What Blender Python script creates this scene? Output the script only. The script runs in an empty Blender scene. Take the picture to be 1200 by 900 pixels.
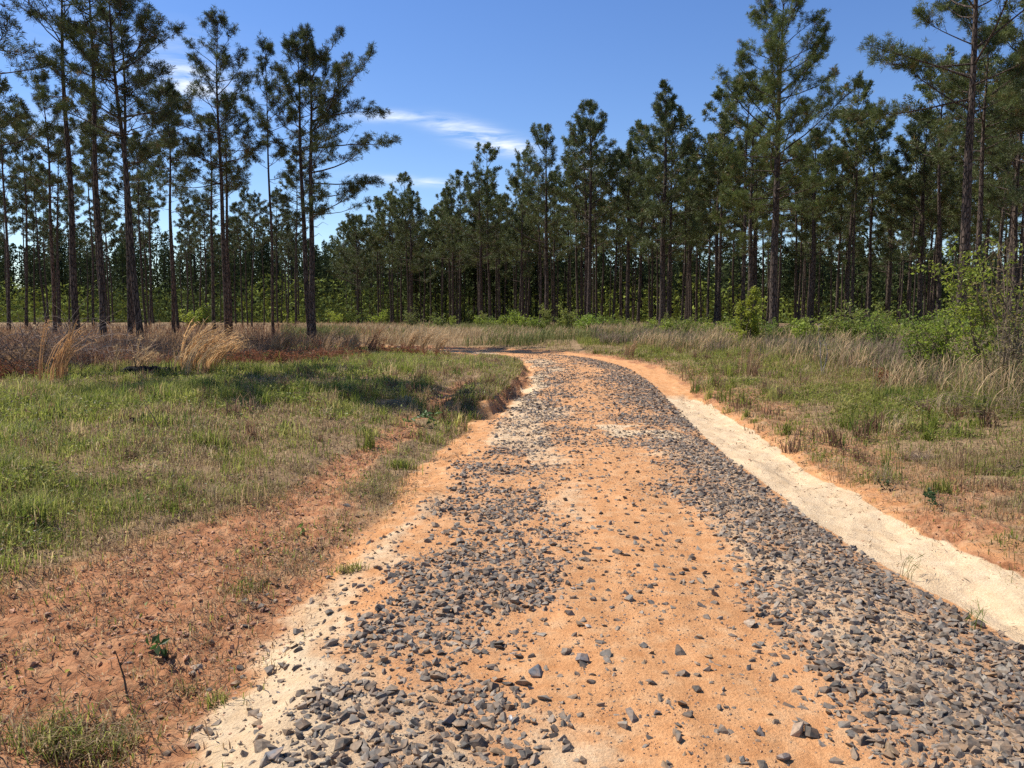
import bpy, math, random
import numpy as np
from mathutils import Vector

R = math.radians
scene = bpy.context.scene
COL = scene.collection
rng = np.random.default_rng(11)

# ------------------------------------------------------------------ camera, sky, sun, exposure
FPX, PITCH, EYE = 924.0, math.atan(78 / 924.0), 1.6
cam_d = bpy.data.cameras.new("camera")
cam_d.sensor_width = 36.0
cam_d.lens = 36.0 * FPX / 1200.0
cam_d.clip_start, cam_d.clip_end = 0.05, 3000.0
cam = bpy.data.objects.new("camera", cam_d)
cam.location = (0, 0, EYE)
cam.rotation_euler = (math.pi / 2 - PITCH, 0, 0)
COL.objects.link(cam)
scene.camera = cam

SUN_AZ, SUN_EL = -64.0, 52.0           # degrees from +Y (negative = to the left), elevation
world = bpy.data.worlds.new("World")
scene.world = world
world.use_nodes = True
SKY_STRENGTH, SUN_STRENGTH, EXPOSURE = 0.10, 4.6, 0.60
scene.view_settings.view_transform = 'Standard'
scene.view_settings.look = 'None'
scene.view_settings.gamma = 1.0
scene.view_settings.use_curve_mapping = False
scene.view_settings.exposure = EXPOSURE
scene.cycles.max_bounces = 4
scene.cycles.diffuse_bounces = 2
scene.cycles.transmission_bounces = 3
scene.cycles.use_denoising = False


def build_world():
    nt = world.node_tree
    N, L = nt.nodes, nt.links
    N.clear()
    out = N.new("ShaderNodeOutputWorld")
    bg = N.new("ShaderNodeBackground")
    sky = N.new("ShaderNodeTexSky")
    sky.sky_type = 'NISHITA'
    sky.sun_disc = False
    sky.sun_elevation = R(SUN_EL)
    sky.sun_rotation = R(SUN_AZ)
    sky.air_density, sky.dust_density, sky.ozone_density = 1.0, 0.05, 3.0
    bg.inputs[1].default_value = SKY_STRENGTH
    tc = N.new("ShaderNodeTexCoord")
    # thin cirrus: a few elongated masks on the sky sphere times stretched noise
    def math_n(op, a, b=None):
        n = N.new("ShaderNodeMath"); n.operation = op
        for i, v in enumerate((a, b)):
            if v is None: continue
            if isinstance(v, (int, float)): n.inputs[i].default_value = v
            else: L.new(v, n.inputs[i])
        return n.outputs[0]
    sep = N.new("ShaderNodeSeparateXYZ"); L.new(tc.outputs['Generated'], sep.inputs[0])
    X, Y, Z = sep.outputs
    az = math_n('ARCTAN2', X, Y)
    el = math_n('ARCSINE', Z)
    comb = N.new("ShaderNodeCombineXYZ")
    L.new(math_n('MULTIPLY', az, 5.0), comb.inputs[0])
    L.new(math_n('MULTIPLY', el, 34.0), comb.inputs[1])
    nz = N.new("ShaderNodeTexNoise")
    nz.inputs['Scale'].default_value = 2.6
    nz.inputs['Detail'].default_value = 7
    nz.inputs['Roughness'].default_value = 0.62
    nz.inputs['Distortion'].default_value = 0.7
    L.new(comb.outputs[0], nz.inputs['Vector'])
    total = None
    def wisp(px, py, wx, wy, slope, amp):
        nonlocal total
        a0 = math.atan((px - 600) / FPX); e0 = math.atan((450 - py) / FPX * math.cos(a0)) - PITCH * math.cos(a0)
        da = math_n('SUBTRACT', az, a0)
        de = math_n('SUBTRACT', math_n('SUBTRACT', el, e0), math_n('MULTIPLY', da, slope))
        q = math_n('ADD', math_n('POWER', math_n('ABSOLUTE', math_n('DIVIDE', da, wx)), 2.0),
                   math_n('POWER', math_n('ABSOLUTE', math_n('DIVIDE', de, wy)), 2.0))
        g = math_n('MULTIPLY', math_n('EXPONENT', math_n('MULTIPLY', q, -1.0)), amp)
        total = g if total is None else math_n('ADD', total, g)
    wisp(565, 160, .042, .011, -.2, 1.0)
    wisp(598, 172, .03, .009, -.10, .7)
    wisp(462, 137, .045, .006, .02, .75)
    wisp(525, 146, .03, .008, -.1, .4)
    wisp(490, 213, .06, .005, -.05, .75)
    wisp(232, 100, .035, .016, -.1, .85)
    wisp(215, 75, .12, .03, -.1, .25)
    wisp(705, 193, .04, .014, 0, .7)
    wisp(60, 150, .12, .02, .05, .35)
    wisp(1105, 200, .05, .01, 0, .3)
    ramp = N.new("ShaderNodeMapRange")
    ramp.inputs['From Min'].default_value = .34
    ramp.inputs['From Max'].default_value = .66
    L.new(nz.outputs[0], ramp.inputs['Value'])
    fac = math_n('MULTIPLY', total, ramp.outputs[0])
    fac = math_n('MINIMUM', fac, .85)
    # deepen the blue a little (a clear dry day)
    hs = N.new("ShaderNodeHueSaturation")
    hs.inputs['Saturation'].default_value = 1.20
    hs.inputs['Hue'].default_value = .512
    hs.inputs['Value'].default_value = 1.0
    L.new(sky.outputs[0], hs.inputs['Color'])
    mix = N.new("ShaderNodeMix"); mix.data_type = 'RGBA'
    L.new(fac, mix.inputs['Factor'])
    L.new(hs.outputs[0], mix.inputs['A'])
    mix.inputs['B'].default_value = (7.2, 7.6, 8.2, 1)
    L.new(mix.outputs['Result'], bg.inputs[0])
    L.new(bg.outputs[0], out.inputs[0])
build_world()

sun_d = bpy.data.lights.new("sun", 'SUN')
sun_d.energy = SUN_STRENGTH
sun_d.angle = R(0.5)
sun_d.color = (1.0, 0.945, 0.86)
sun = bpy.data.objects.new("sun", sun_d)
_d = Vector((math.sin(R(SUN_AZ)) * math.cos(R(SUN_EL)), math.cos(R(SUN_AZ)) * math.cos(R(SUN_EL)), math.sin(R(SUN_EL))))
sun.rotation_euler = _d.to_track_quat('Z', 'Y').to_euler()
sun.location = (-30, 30, 60)
COL.objects.link(sun)

# ------------------------------------------------------------------ helpers: noise, meshes, objects
def _hash(ix, iy, seed):
    h = (ix.astype(np.int64) * 374761393 + iy.astype(np.int64) * 668265263 + seed * 1442695041) & 0xFFFFFFFF
    h = ((h ^ (h >> 13)) * 1274126177) & 0xFFFFFFFF
    h = h ^ (h >> 16)
    return (h & 0xFFFFFF) / float(0xFFFFFF)


def vnoise(x, y, seed=0):
    xi, yi = np.floor(x), np.floor(y)
    fx, fy = x - xi, y - yi
    fx = fx * fx * fx * (fx * (fx * 6 - 15) + 10); fy = fy * fy * fy * (fy * (fy * 6 - 15) + 10)
    a = _hash(xi, yi, seed); b = _hash(xi + 1, yi, seed)
    c = _hash(xi, yi + 1, seed); d = _hash(xi + 1, yi + 1, seed)
    return (a * (1 - fx) + b * fx) * (1 - fy) + (c * (1 - fx) + d * fx) * fy


def fbm(x, y, seed=0, octv=4, gain=.5):
    s, a, t, f = 0.0, 1.0, 0.0, 1.0
    for i in range(octv):
        s = s + a * vnoise(x * f + 17.3 * i, y * f - 9.1 * i, seed + i)
        t += a; a *= gain; f *= 2.03
    return s / t


def sstep(a, b, x):
    t = np.clip((x - a) / (b - a), 0, 1)
    return t * t * (3 - 2 * t)


def bump(x, c, w):
    return np.exp(-((x - c) / w) ** 2)


class MB:
    """collects triangles with one colour per vertex; build() links ONE mesh object"""
    def __init__(self):
        self.v, self.f, self.c, self.n = [], [], [], 0
    def add(self, V, F, C=None):
        V = np.asarray(V, float).reshape(-1, 3); F = np.asarray(F, np.int64).reshape(-1, 3)
        if C is None: C = np.ones((len(V), 3)) * .5
        C = np.broadcast_to(np.asarray(C, float), (len(V), 3))
        self.v.append(V); self.f.append(F + self.n); self.c.append(C); self.n += len(V)
    def mesh(self, name, mat, smooth=False):
        V = np.concatenate(self.v).astype(np.float32); F = np.concatenate(self.f).astype(np.int32)
        C = np.concatenate(self.c).astype(np.float32)
        return raw_mesh(name, V, F, C, mat, smooth)
    def build(self, name, mat, parent=None, smooth=False):
        return link(name, self.mesh(name, mat, smooth), parent)


def raw_mesh(name, V, F, C, mat, smooth=False):
    me = bpy.data.meshes.new(name)
    k = F.shape[1]
    me.vertices.add(len(V)); me.vertices.foreach_set("co", np.ascontiguousarray(V, np.float32).ravel())
    me.loops.add(F.size); me.loops.foreach_set("vertex_index", np.ascontiguousarray(F, np.int32).ravel())
    me.polygons.add(len(F))
    me.polygons.foreach_set("loop_start", np.arange(0, F.size, k, dtype=np.int32))
    me.polygons.foreach_set("loop_total", np.full(len(F), k, np.int32))
    me.polygons.foreach_set("use_smooth", np.full(len(F), bool(smooth)))
    if C is not None:
        at = me.color_attributes.new("col", 'FLOAT_COLOR', 'POINT')
        C4 = C if C.shape[1] == 4 else np.concatenate([C, np.ones((len(C), 1), np.float32)], 1)
        at.data.foreach_set("color", np.ascontiguousarray(C4, np.float32).ravel())
    me.materials.append(mat)
    me.update(calc_edges=True)
    return me


def link(name, me, parent=None):
    o = bpy.data.objects.new(name, me)
    COL.objects.link(o)
    if parent is not None: o.parent = parent
    return o


def tag(o, label=None, cat=None, group=None, kind=None):
    if label: o["label"] = label
    if cat: o["category"] = cat
    if group: o["group"] = group
    if kind: o["kind"] = kind
    return o


def empty(name, loc, rz=0.0, scale=1.0):
    o = bpy.data.objects.new(name, None)
    o.empty_display_size = .3
    o.location = loc; o.rotation_euler = (0, 0, rz); o.scale = (scale,) * 3
    COL.objects.link(o)
    return o


def tubes(P, Rad, sides=5, cap=False):
    """P (B,n,3) polylines, Rad (B,n): returns V,F of all tubes"""
    B, n, _ = P.shape
    T = np.gradient(P, axis=1)
    T /= np.linalg.norm(T, axis=2, keepdims=True) + 1e-9
    ref = np.where(np.abs(T[..., 2:3]) > .9, np.array([1., 0, 0]), np.array([0, 0, 1.]))
    A = np.cross(T, ref); A /= np.linalg.norm(A, axis=2, keepdims=True) + 1e-9
    Bn = np.cross(T, A)
    th = np.arange(sides) * 2 * np.pi / sides
    V = P[:, :, None, :] + Rad[:, :, None, None] * (np.cos(th)[None, None, :, None] * A[:, :, None, :] + np.sin(th)[None, None, :, None] * Bn[:, :, None, :])
    idx = np.arange(B * n * sides).reshape(B, n, sides)
    a = idx[:, :-1, :]; b = np.roll(a, -1, axis=2); c = idx[:, 1:, :]; d = np.roll(c, -1, axis=2)
    F = np.stack([np.stack([a, b, d], -1), np.stack([a, d, c], -1)], 3).reshape(-1, 3)
    return V.reshape(-1, 3), F


def unit(v):
    return v / (np.linalg.norm(v, axis=-1, keepdims=True) + 1e-9)


# ------------------------------------------------------------------ materials
def mat_new(name):
    m = bpy.data.materials.new(name); m.use_nodes = True
    nt = m.node_tree; nt.nodes.clear()
    return m, nt.nodes, nt.links


def foliage_mat(name, trans=.3, rough=.55, spec=.25, vary=.25, scale=1.2):
    m, N, L = mat_new(name)
    out = N.new("ShaderNodeOutputMaterial")
    at = N.new("ShaderNodeVertexColor"); at.layer_name = "col"
    geo = N.new("ShaderNodeNewGeometry")
    nz = N.new("ShaderNodeTexNoise"); nz.inputs['Scale'].default_value = scale; nz.inputs['Detail'].default_value = 3
    L.new(geo.outputs['Position'], nz.inputs['Vector'])
    mr = N.new("ShaderNodeMapRange"); mr.inputs['From Min'].default_value = .3; mr.inputs['From Max'].default_value = .7
    mr.inputs['To Min'].default_value = 1 - vary; mr.inputs['To Max'].default_value = 1 + vary
    L.new(nz.outputs[0], mr.inputs['Value'])
    mul = N.new("ShaderNodeVectorMath"); mul.operation = 'SCALE'
    L.new(at.outputs['Color'], mul.inputs[0]); L.new(mr.outputs[0], mul.inputs['Scale'])
    p = N.new("ShaderNodeBsdfPrincipled")
    p.inputs['Roughness'].default_value = rough
    p.inputs['Specular IOR Level'].default_value = spec
    L.new(mul.outputs[0], p.inputs['Base Color'])
    if trans > 0:
        tr = N.new("ShaderNodeBsdfTranslucent")
        L.new(mul.outputs[0], tr.inputs['Color'])
        mx = N.new("ShaderNodeMixShader"); mx.inputs[0].default_value = trans
        L.new(p.outputs[0], mx.inputs[1]); L.new(tr.outputs[0], mx.inputs[2])
        L.new(mx.outputs[0], out.inputs[0])
    else:
        L.new(p.outputs[0], out.inputs[0])
    return m


def bark_mat(name, c1, c2, c3):
    m, N, L = mat_new(name)
    out = N.new("ShaderNodeOutputMaterial")
    tc = N.new("ShaderNodeTexCoord")
    mp = N.new("ShaderNodeMapping"); mp.inputs['Scale'].default_value = (9, 9, 2.2)
    L.new(tc.outputs['Object'], mp.inputs[0])
    vo = N.new("ShaderNodeTexVoronoi"); vo.feature = 'DISTANCE_TO_EDGE'; vo.inputs['Scale'].default_value = 1.3
    L.new(mp.outputs[0], vo.inputs['Vector'])
    nz = N.new("ShaderNodeTexNoise"); nz.inputs['Scale'].default_value = 1.6; nz.inputs['Detail'].default_value = 6
    L.new(mp.outputs[0], nz.inputs['Vector'])
    r1 = N.new("ShaderNodeValToRGB")
    r1.color_ramp.elements[0].position = .3; r1.color_ramp.elements[0].color = (*c1, 1)
    r1.color_ramp.elements[1].position = .7; r1.color_ramp.elements[1].color = (*c2, 1)
    L.new(nz.outputs[0], r1.inputs[0])
    mr = N.new("ShaderNodeMapRange"); mr.inputs['From Max'].default_value = .16
    L.new(vo.outputs['Distance'], mr.inputs['Value'])
    mx = N.new("ShaderNodeMix"); mx.data_type = 'RGBA'
    L.new(mr.outputs[0], mx.inputs['Factor']); mx.inputs['A'].default_value = (*c3, 1); L.new(r1.outputs[0], mx.inputs['B'])
    p = N.new("ShaderNodeBsdfPrincipled"); p.inputs['Roughness'].default_value = .9; p.inputs['Specular IOR Level'].default_value = .15
    L.new(mx.outputs['Result'], p.inputs['Base Color'])
    bp = N.new("ShaderNodeBump"); bp.inputs['Strength'].default_value = .9; bp.inputs['Distance'].default_value = .03
    L.new(mr.outputs[0], bp.inputs['Height']); L.new(bp.outputs[0], p.inputs['Normal'])
    L.new(p.outputs[0], out.inputs[0])
    return m


def stone_mat(name):
    m, N, L = mat_new(name)
    out = N.new("ShaderNodeOutputMaterial")
    at = N.new("ShaderNodeVertexColor"); at.layer_name = "col"
    geo = N.new("ShaderNodeNewGeometry")
    nz = N.new("ShaderNodeTexNoise"); nz.inputs['Scale'].default_value = 70; nz.inputs['Detail'].default_value = 5
    L.new(geo.outputs['Position'], nz.inputs['Vector'])
    mr = N.new("ShaderNodeMapRange"); mr.inputs['From Min'].default_value = .3; mr.inputs['From Max'].default_value = .7
    mr.inputs['To Min'].default_value = .68; mr.inputs['To Max'].default_value = 1.3
    L.new(nz.outputs[0], mr.inputs['Value'])
    mul = N.new("ShaderNodeVectorMath"); mul.operation = 'SCALE'
    L.new(at.outputs['Color'], mul.inputs[0]); L.new(mr.outputs[0], mul.inputs['Scale'])
    # orange dust in patches
    n2 = N.new("ShaderNodeTexNoise"); n2.inputs['Scale'].default_value = 24; n2.inputs['Detail'].default_value = 4
    L.new(geo.outputs['Position'], n2.inputs['Vector'])
    m2 = N.new("ShaderNodeMapRange"); m2.inputs['From Min'].default_value = .42; m2.inputs['From Max'].default_value = .72
    m2.inputs['To Max'].default_value = .62
    L.new(n2.outputs[0], m2.inputs['Value'])
    mx = N.new("ShaderNodeMix"); mx.data_type = 'RGBA'
    L.new(m2.outputs[0], mx.inputs['Factor']); L.new(mul.outputs[0], mx.inputs['A']); mx.inputs['B'].default_value = (.36, .22, .12, 1)
    p = N.new("ShaderNodeBsdfPrincipled"); p.inputs['Roughness'].default_value = .72; p.inputs['Specular IOR Level'].default_value = .35
    L.new(mx.outputs['Result'], p.inputs['Base Color'])
    bp = N.new("ShaderNodeBump"); bp.inputs['Strength'].default_value = .5; bp.inputs['Distance'].default_value = .004
    L.new(nz.outputs[0], bp.inputs['Height']); L.new(bp.outputs[0], p.inputs['Normal'])
    L.new(p.outputs[0], out.inputs[0])
    return m


def soil_mat():
    """base = orange clay; masks (attribute 'col'): R pale sand, G red clay, B brown litter under plants"""
    m, N, L = mat_new("soil")
    out = N.new("ShaderNodeOutputMaterial")
    at = N.new("ShaderNodeVertexColor"); at.layer_name = "col"
    sep = N.new("ShaderNodeSeparateColor"); L.new(at.outputs['Color'], sep.inputs[0])
    geo = N.new("ShaderNodeNewGeometry")
    def noise(scale, detail=5, rough=.6):
        n = N.new("ShaderNodeTexNoise"); n.inputs['Scale'].default_value = scale
        n.inputs['Detail'].default_value = detail; n.inputs['Roughness'].default_value = rough
        L.new(geo.outputs['Position'], n.inputs['Vector']); return n.outputs[0]
    def ramp(src, stops):
        r = N.new("ShaderNodeValToRGB"); e = r.color_ramp.elements
        while len(e) < len(stops): e.new(.5)
        for i, (p, c) in enumerate(stops): e[i].position = p; e[i].color = (*c, 1)
        L.new(src, r.inputs[0]); return r.outputs[0]
    def mixc(f, a, b):
        x = N.new("ShaderNodeMix"); x.data_type = 'RGBA'
        L.new(f, x.inputs['Factor']); L.new(a, x.inputs['A']); L.new(b, x.inputs['B']); return x.outputs['Result']
    mp = N.new("ShaderNodeMapping"); mp.inputs['Scale'].default_value = (5.5, .8, 1); L.new(geo.outputs['Position'], mp.inputs[0])
    st = N.new("ShaderNodeTexNoise"); st.inputs['Scale'].default_value = 1.0; st.inputs['Detail'].default_value = 6; st.inputs['Roughness'].default_value = .62
    st.inputs['Distortion'].default_value = .5; L.new(mp.outputs[0], st.inputs['Vector'])
    n_big, n_mid, n_fine = st.outputs[0], noise(7, 6), noise(60, 5, .7)
    orange = ramp(n_mid, [(.28, (.52, .23, .085)), (.52, (.62, .315, .135)), (.75, (.66, .41, .215))])
    sand = ramp(n_mid, [(.3, (.63, .44, .25)), (.7, (.73, .555, .35))])
    red = ramp(n_mid, [(.25, (.21, .085, .040)), (.48, (.41, .185, .085)), (.75, (.54, .31, .16))])
    litter = ramp(n_mid, [(.25, (.15, .105, .05)), (.5, (.27, .18, .095)), (.75, (.38, .25, .14))])
    # break the mask edges up with noise
    def soft(mask, amt=.22):
        a = N.new("ShaderNodeMath"); a.operation = 'MULTIPLY_ADD'; a.inputs[1].default_value = amt * 2; a.inputs[2].default_value = -amt
        L.new(n_mid, a.inputs[0])
        b = N.new("ShaderNodeMath"); b.operation = 'ADD'; L.new(a.outputs[0], b.inputs[0]); L.new(mask, b.inputs[1])
        c = N.new("ShaderNodeMapRange"); c.inputs['From Min'].default_value = .3; c.inputs['From Max'].default_value = .7
        L.new(b.outputs[0], c.inputs['Value']); return c.outputs[0]
    base = mixc(soft(sep.outputs[1]), orange, red)
    base = mixc(soft(sep.outputs[0]), base, sand)
    base = mixc(soft(sep.outputs[2]), base, litter)
    fines = ramp(n_fine, [(.3, (.20, .155, .115)), (.7, (.42, .31, .21))])
    fm = N.new("ShaderNodeMath"); fm.operation = 'MULTIPLY'; fm.inputs[1].default_value = .40; L.new(at.outputs['Alpha'], fm.inputs[0])
    base = mixc(fm.outputs[0], base, fines)
    # fine grain
    g = N.new("ShaderNodeMapRange"); g.inputs['From Min'].default_value = .3; g.inputs['From Max'].default_value = .7
    g.inputs['To Min'].default_value = .84; g.inputs['To Max'].default_value = 1.13
    L.new(n_fine, g.inputs['Value'])
    gb = N.new("ShaderNodeMapRange"); gb.inputs['From Min'].default_value = .3; gb.inputs['From Max'].default_value = .7
    gb.inputs['To Min'].default_value = .82; gb.inputs['To Max'].default_value = 1.1
    L.new(n_big, gb.inputs['Value'])
    mm = N.new("ShaderNodeMath"); mm.operation = 'MULTIPLY'; L.new(g.outputs[0], mm.inputs[0]); L.new(gb.outputs[0], mm.inputs[1])
    sc = N.new("ShaderNodeVectorMath"); sc.operation = 'SCALE'; L.new(base, sc.inputs[0]); L.new(mm.outputs[0], sc.inputs['Scale'])
    p = N.new("ShaderNodeBsdfPrincipled"); p.inputs['Roughness'].default_value = .95; p.inputs['Specular IOR Level'].default_value = .1
    L.new(sc.outputs[0], p.inputs['Base Color'])
    # clods and grit
    vo = N.new("ShaderNodeTexVoronoi"); vo.inputs['Scale'].default_value = 26; L.new(geo.outputs['Position'], vo.inputs['Vector'])
    cl = N.new("ShaderNodeMath"); cl.operation = 'MULTIPLY'; L.new(vo.outputs['Distance'], cl.inputs[0]); L.new(sep.outputs[1], cl.inputs[1])
    h1 = N.new("ShaderNodeMath"); h1.operation = 'MULTIPLY_ADD'; h1.inputs[1].default_value = -.9
    L.new(cl.outputs[0], h1.inputs[0]); L.new(n_fine, h1.inputs[2])
    h2 = N.new("ShaderNodeMath"); h2.operation = 'ADD'; L.new(h1.outputs[0], h2.inputs[0]); L.new(n_mid, h2.inputs[1])
    bp = N.new("ShaderNodeBump"); bp.inputs['Strength'].default_value = .75; bp.inputs['Distance'].default_value = .022
    L.new(h2.outputs[0], bp.inputs['Height']); L.new(bp.outputs[0], p.inputs['Normal'])
    L.new(p.outputs[0], out.inputs[0])
    return m


M_SOIL = soil_mat()
M_NEEDLE = foliage_mat("pine_needles", .22, .5, .3, .35, .9)
M_FAR = foliage_mat("far_foliage", .12, .9, .03, .3, .3)
M_LEAF = foliage_mat("leaves", .5, .5, .3, .2, 2)
M_GRASS = foliage_mat("grass", .58, .6, .2, .2, 3)
M_DRY = foliage_mat("dry_stems", .35, .7, .2, .2, 3)
M_WOOD = foliage_mat("dead_wood", 0, .9, .1, .3, 14)
M_BARK = bark_mat("pine_bark", (.055, .043, .036), (.18, .13, .10), (.017, .014, .012))
M_CHAR = bark_mat("charred_bark", (.012, .011, .010), (.035, .03, .026), (.004, .004, .004))
M_STONE = stone_mat("grey_stone")

# ------------------------------------------------------------------ terrain
_way = np.array([(.35, -8), (.42, -4), (.50, 0), (.60, 3), (.77, 6.5), (1.03, 11.5), (1.5, 17), (1.85, 22), (1.9, 26),
                 (1.55, 30), (.7, 33.4), (-.9, 36.2), (-3.4, 38.6), (-7, 40.6), (-12, 42.2), (-20, 44), (-34, 46.5), (-60, 50)], float)
def _spline(P, n=9):
    out = []
    Q = np.vstack([2 * P[0] - P[1], P, 2 * P[-1] - P[-2]])
    for i in range(1, len(Q) - 2):
        for t in np.linspace(0, 1, n, endpoint=False):
            p0, p1, p2, p3 = Q[i - 1], Q[i], Q[i + 1], Q[i + 2]
            out.append(.5 * (2 * p1 + (p2 - p0) * t + (2 * p0 - 5 * p1 + 4 * p2 - p3) * t ** 2 + (3 * p1 - p0 - 3 * p2 + p3) * t ** 3))
    out.append(P[-1]); return np.array(out)
ROAD = _spline(_way)
_seg = np.diff(ROAD, axis=0); _sl = np.linalg.norm(_seg, axis=1); _sd = _seg / _sl[:, None]
_acc = np.concatenate([[0], np.cumsum(_sl)]); _acc -= np.interp(0.0, ROAD[:40, 1], _acc[:40])


def road_uv(x, y):
    """signed offset from the road's centre line (right positive) and distance along it from the camera"""
    shp = np.shape(x); x = np.ravel(x).astype(float); y = np.ravel(y).astype(float)
    U = np.full(len(x), 1e3); S = np.zeros(len(x)); best = np.full(len(x), 1e9)
    for i in range(len(_seg)):
        dx, dy = x - ROAD[i, 0], y - ROAD[i, 1]
        t = np.clip(dx * _sd[i, 0] + dy * _sd[i, 1], 0, _sl[i])
        ex, ey = dx - t * _sd[i, 0], dy - t * _sd[i, 1]
        d2 = ex * ex + ey * ey
        k = d2 < best
        cr = _sd[i, 0] * dy - _sd[i, 1] * dx
        best[k] = d2[k]; U[k] = (-np.sign(cr) * np.sqrt(d2))[k]; S[k] = (_acc[i] + t)[k]
    return U.reshape(shp), S.reshape(shp)


def half_width(s):                       # left edge of the gravel from the centre line
    return np.interp(s, [-5, 3, 6.5, 11.5, 19, 25, 32, 60], [1.62, 1.6, 1.48, 1.36, 1.3, 1.4, 1.6, 1.6])


def sand_left(s):                        # inner edge of the pale strip = outer edge of the right gravel band
    return np.interp(s, [2, 3, 4, 5, 6.5, 9, 14, 20], [2.2, 2.1, 1.93, 1.77, 1.62, 1.6, 1.70, 1.7])


def masks(x, y, u, s):
    """surface weights and the height of the land"""
    wob = (fbm(x * .9, y * .9, 5, 3) - .5) * .55 + (fbm(x * 4, y * 4, 8, 3) - .5) * .22
    hl = half_width(s)
    ul = u + wob
    near = 1 - sstep(22, 30, s)
    road = sstep(-hl - .14, -hl + .06, ul) * (1 - sstep(.04, .2, u - sand_left(s) + wob * .5 - .75 * sstep(14, 20, s)))
    # pale sand washed along the right edge, and out of the gully at left
    sr = sand_left(s)
    sw = np.interp(s, [2, 4, 5, 6.5, 12, 16, 19], [.40, .60, .70, .74, .80, .7, .4])
    sand = sstep(sr, sr + .07, u + wob * .35) * (1 - sstep(sr + sw - .02, sr + sw + .05, u + wob * .35)) * (1 - sstep(15, 18.5, s))
    wash = bump(ul, -hl + .20, .20) * sstep(12.6, 14, s) * (1 - sstep(21, 25, s)) * .95
    spill = sstep(.62, .75, fbm(x * 1.3, y * 1.3, 31, 3)) * bump(s, 11, 3) * sstep(-1, 0, u) * (1 - sstep(1.3, 1.6, u)) * .7
    nearsand = bump(ul, -hl - .1, .2) * (1 - sstep(5, 10, s)) * .62 + bump(ul, -1.45, .4) * (1 - sstep(2.8, 4.4, s)) * .7
    pale = .62 * sstep(.40, .66, fbm(x * .9 + 3, y * .45, 35, 4)) * sstep(-hl - .1, -hl + .2, u) * (1 - sstep(-.5, .35, u)) + .5 * sstep(.5, .7, fbm(x * 1.2, y * .5, 36, 4)) * sstep(.4, 1, u) * (1 - sstep(1.5, 1.7, u))
    sand_all = np.clip(np.maximum.reduce([sand, wash, spill, nearsand, pale]), 0, 1)
    # ditch/bare track at left of the road
    tr_c = np.interp(s, [0, 4, 6, 9.4, 14, 17, 22], [-3.3, -3.0, -2.68, -2.62, -2.6, -2.45, -2.6])
    tr_w = np.interp(s, [0, 3.5, 5, 7, 10, 15, 20], [1.3, .95, .62, .34, .22, .22, .2])
    track = bump(u + wob * .9, tr_c, tr_w) * (1 - sstep(17, 19, s))
    red = np.clip(track + .6 * bump(u, -2.1, .3) * (1 - sstep(6, 9, s)) + sstep(2.3, 2.5, u) * (1 - sstep(3.6, 5.0, u)) * (.45 + .5 * sstep(.45, .6, fbm(x * 1.1, y * 1.1, 19, 3))) + .95 * bump(u + wob * .6, -hl - .18, .16) * sstep(13, 14, s), 0, 1)
    # plant cover (where grass grows and litter lies)
    edge_l = -hl - .22
    gl = sstep(0, .45, edge_l - (u + wob * .8)) * (1 - .82 * track)
    gl = gl * (1 - .48 * (1 - sstep(3.2, 5.2, s)) * sstep(-4.2, -3.0, u))
    cutz = sstep(13.0, 14.2, s) * (1 - sstep(30, 34, s))
    gl = np.maximum(gl, cutz * sstep(.22, .42, -(u + wob * .6) - hl) * (1 - track))
    gr = sstep(2.42, 2.66, u + wob * .38) * (.62 + .38 * sstep(3.0, 4.2, u + wob))
    cover = np.clip(gl + gr, 0, 1)
    return dict(road=road, sand=sand, sand_all=sand_all, red=red, cover=cover, track=track, wob=wob)


def height(x, y, u=None, s=None, m=None):
    if u is None: u, s = road_uv(x, y)
    if m is None: m = masks(x, y, u, s)
    h = -.02 * np.clip(np.abs(u) / 1.6, 0, 1) ** 2 - .018 * bump(u + m['wob'] * .15, -.72, .2) - .018 * bump(u + m['wob'] * .15, .62, .2)
    hl = half_width(s)
    ul = u + m['wob'] * .6
    # right: shallow wash, then a gentle bank
    h = h - .07 * bump(u, 2.1, .5) * (1 - sstep(16, 20, s))
    h = h + .34 * sstep(2.5, 8.0, u) + .25 * sstep(9, 30, u) + .06 * bump(u + m['wob'], 2.75, .25)
    # left: swale, then meadow; a cut bank from the gully onward
    out = np.clip(-(ul + hl), 0, None)
    cutb = sstep(13.0, 13.5, s) * (1 - sstep(27, 34, s))
    low = -.05 * bump(ul, -2.0, .3) - .05 * m['track'] + .27 * sstep(.2, 5.5, out)
    rag = (fbm(x * 6.5, y * 6.5, 6, 3) - .5) * .26
    high = .205 * sstep(.06, .30, out + rag * 1.4) * (1 - .35 * sstep(19, 27, s)) + .10 * sstep(.4, 5, out) - .10 * m['track']
    h = h + low * (1 - cutb) + high * cutb - .05 * bump(ul, -hl, .22) * cutb
    # the gully that cuts back into the meadow
    gx, gy = x - (-.15), y - 12.9
    along = gx * -.80 + gy * .60; across = gx * .60 + gy * .80
    gul = sstep(-.3, .1, along) * (1 - sstep(1.5, 2.6, along)) * bump(across + m['wob'] * .5, .05, .22 + .05 * np.clip(along, 0, 3))
    h = h - .30 * gul
    # roughness
    n1 = fbm(x * .33, y * .33, 2, 3) - .5
    n2 = fbm(x * 2.6, y * 2.6, 3, 4) - .5
    n3 = fbm(x * 11, y * 11, 4, 3) - .5
    off = 1 - m['road'] * .75
    n4 = fbm(x * 27, y * 27, 12, 2) - .5
    h = h + .035 * n4 * m['red'] * (1 - m['sand_all']) * (1 - sstep(7, 12, s))
    h = h + .16 * n1 * (1 - m['road']) + .085 * n2 * off + (.022 + .05 * m['red'] * (1 - m['sand_all'])) * n3 * off
    # far land: level with a faint swell
    d = np.hypot(x, y)
    h = h + 1.2 * (fbm(x * .012, y * .012, 9, 2) - .5) * sstep(60, 200, d)
    return h


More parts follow.
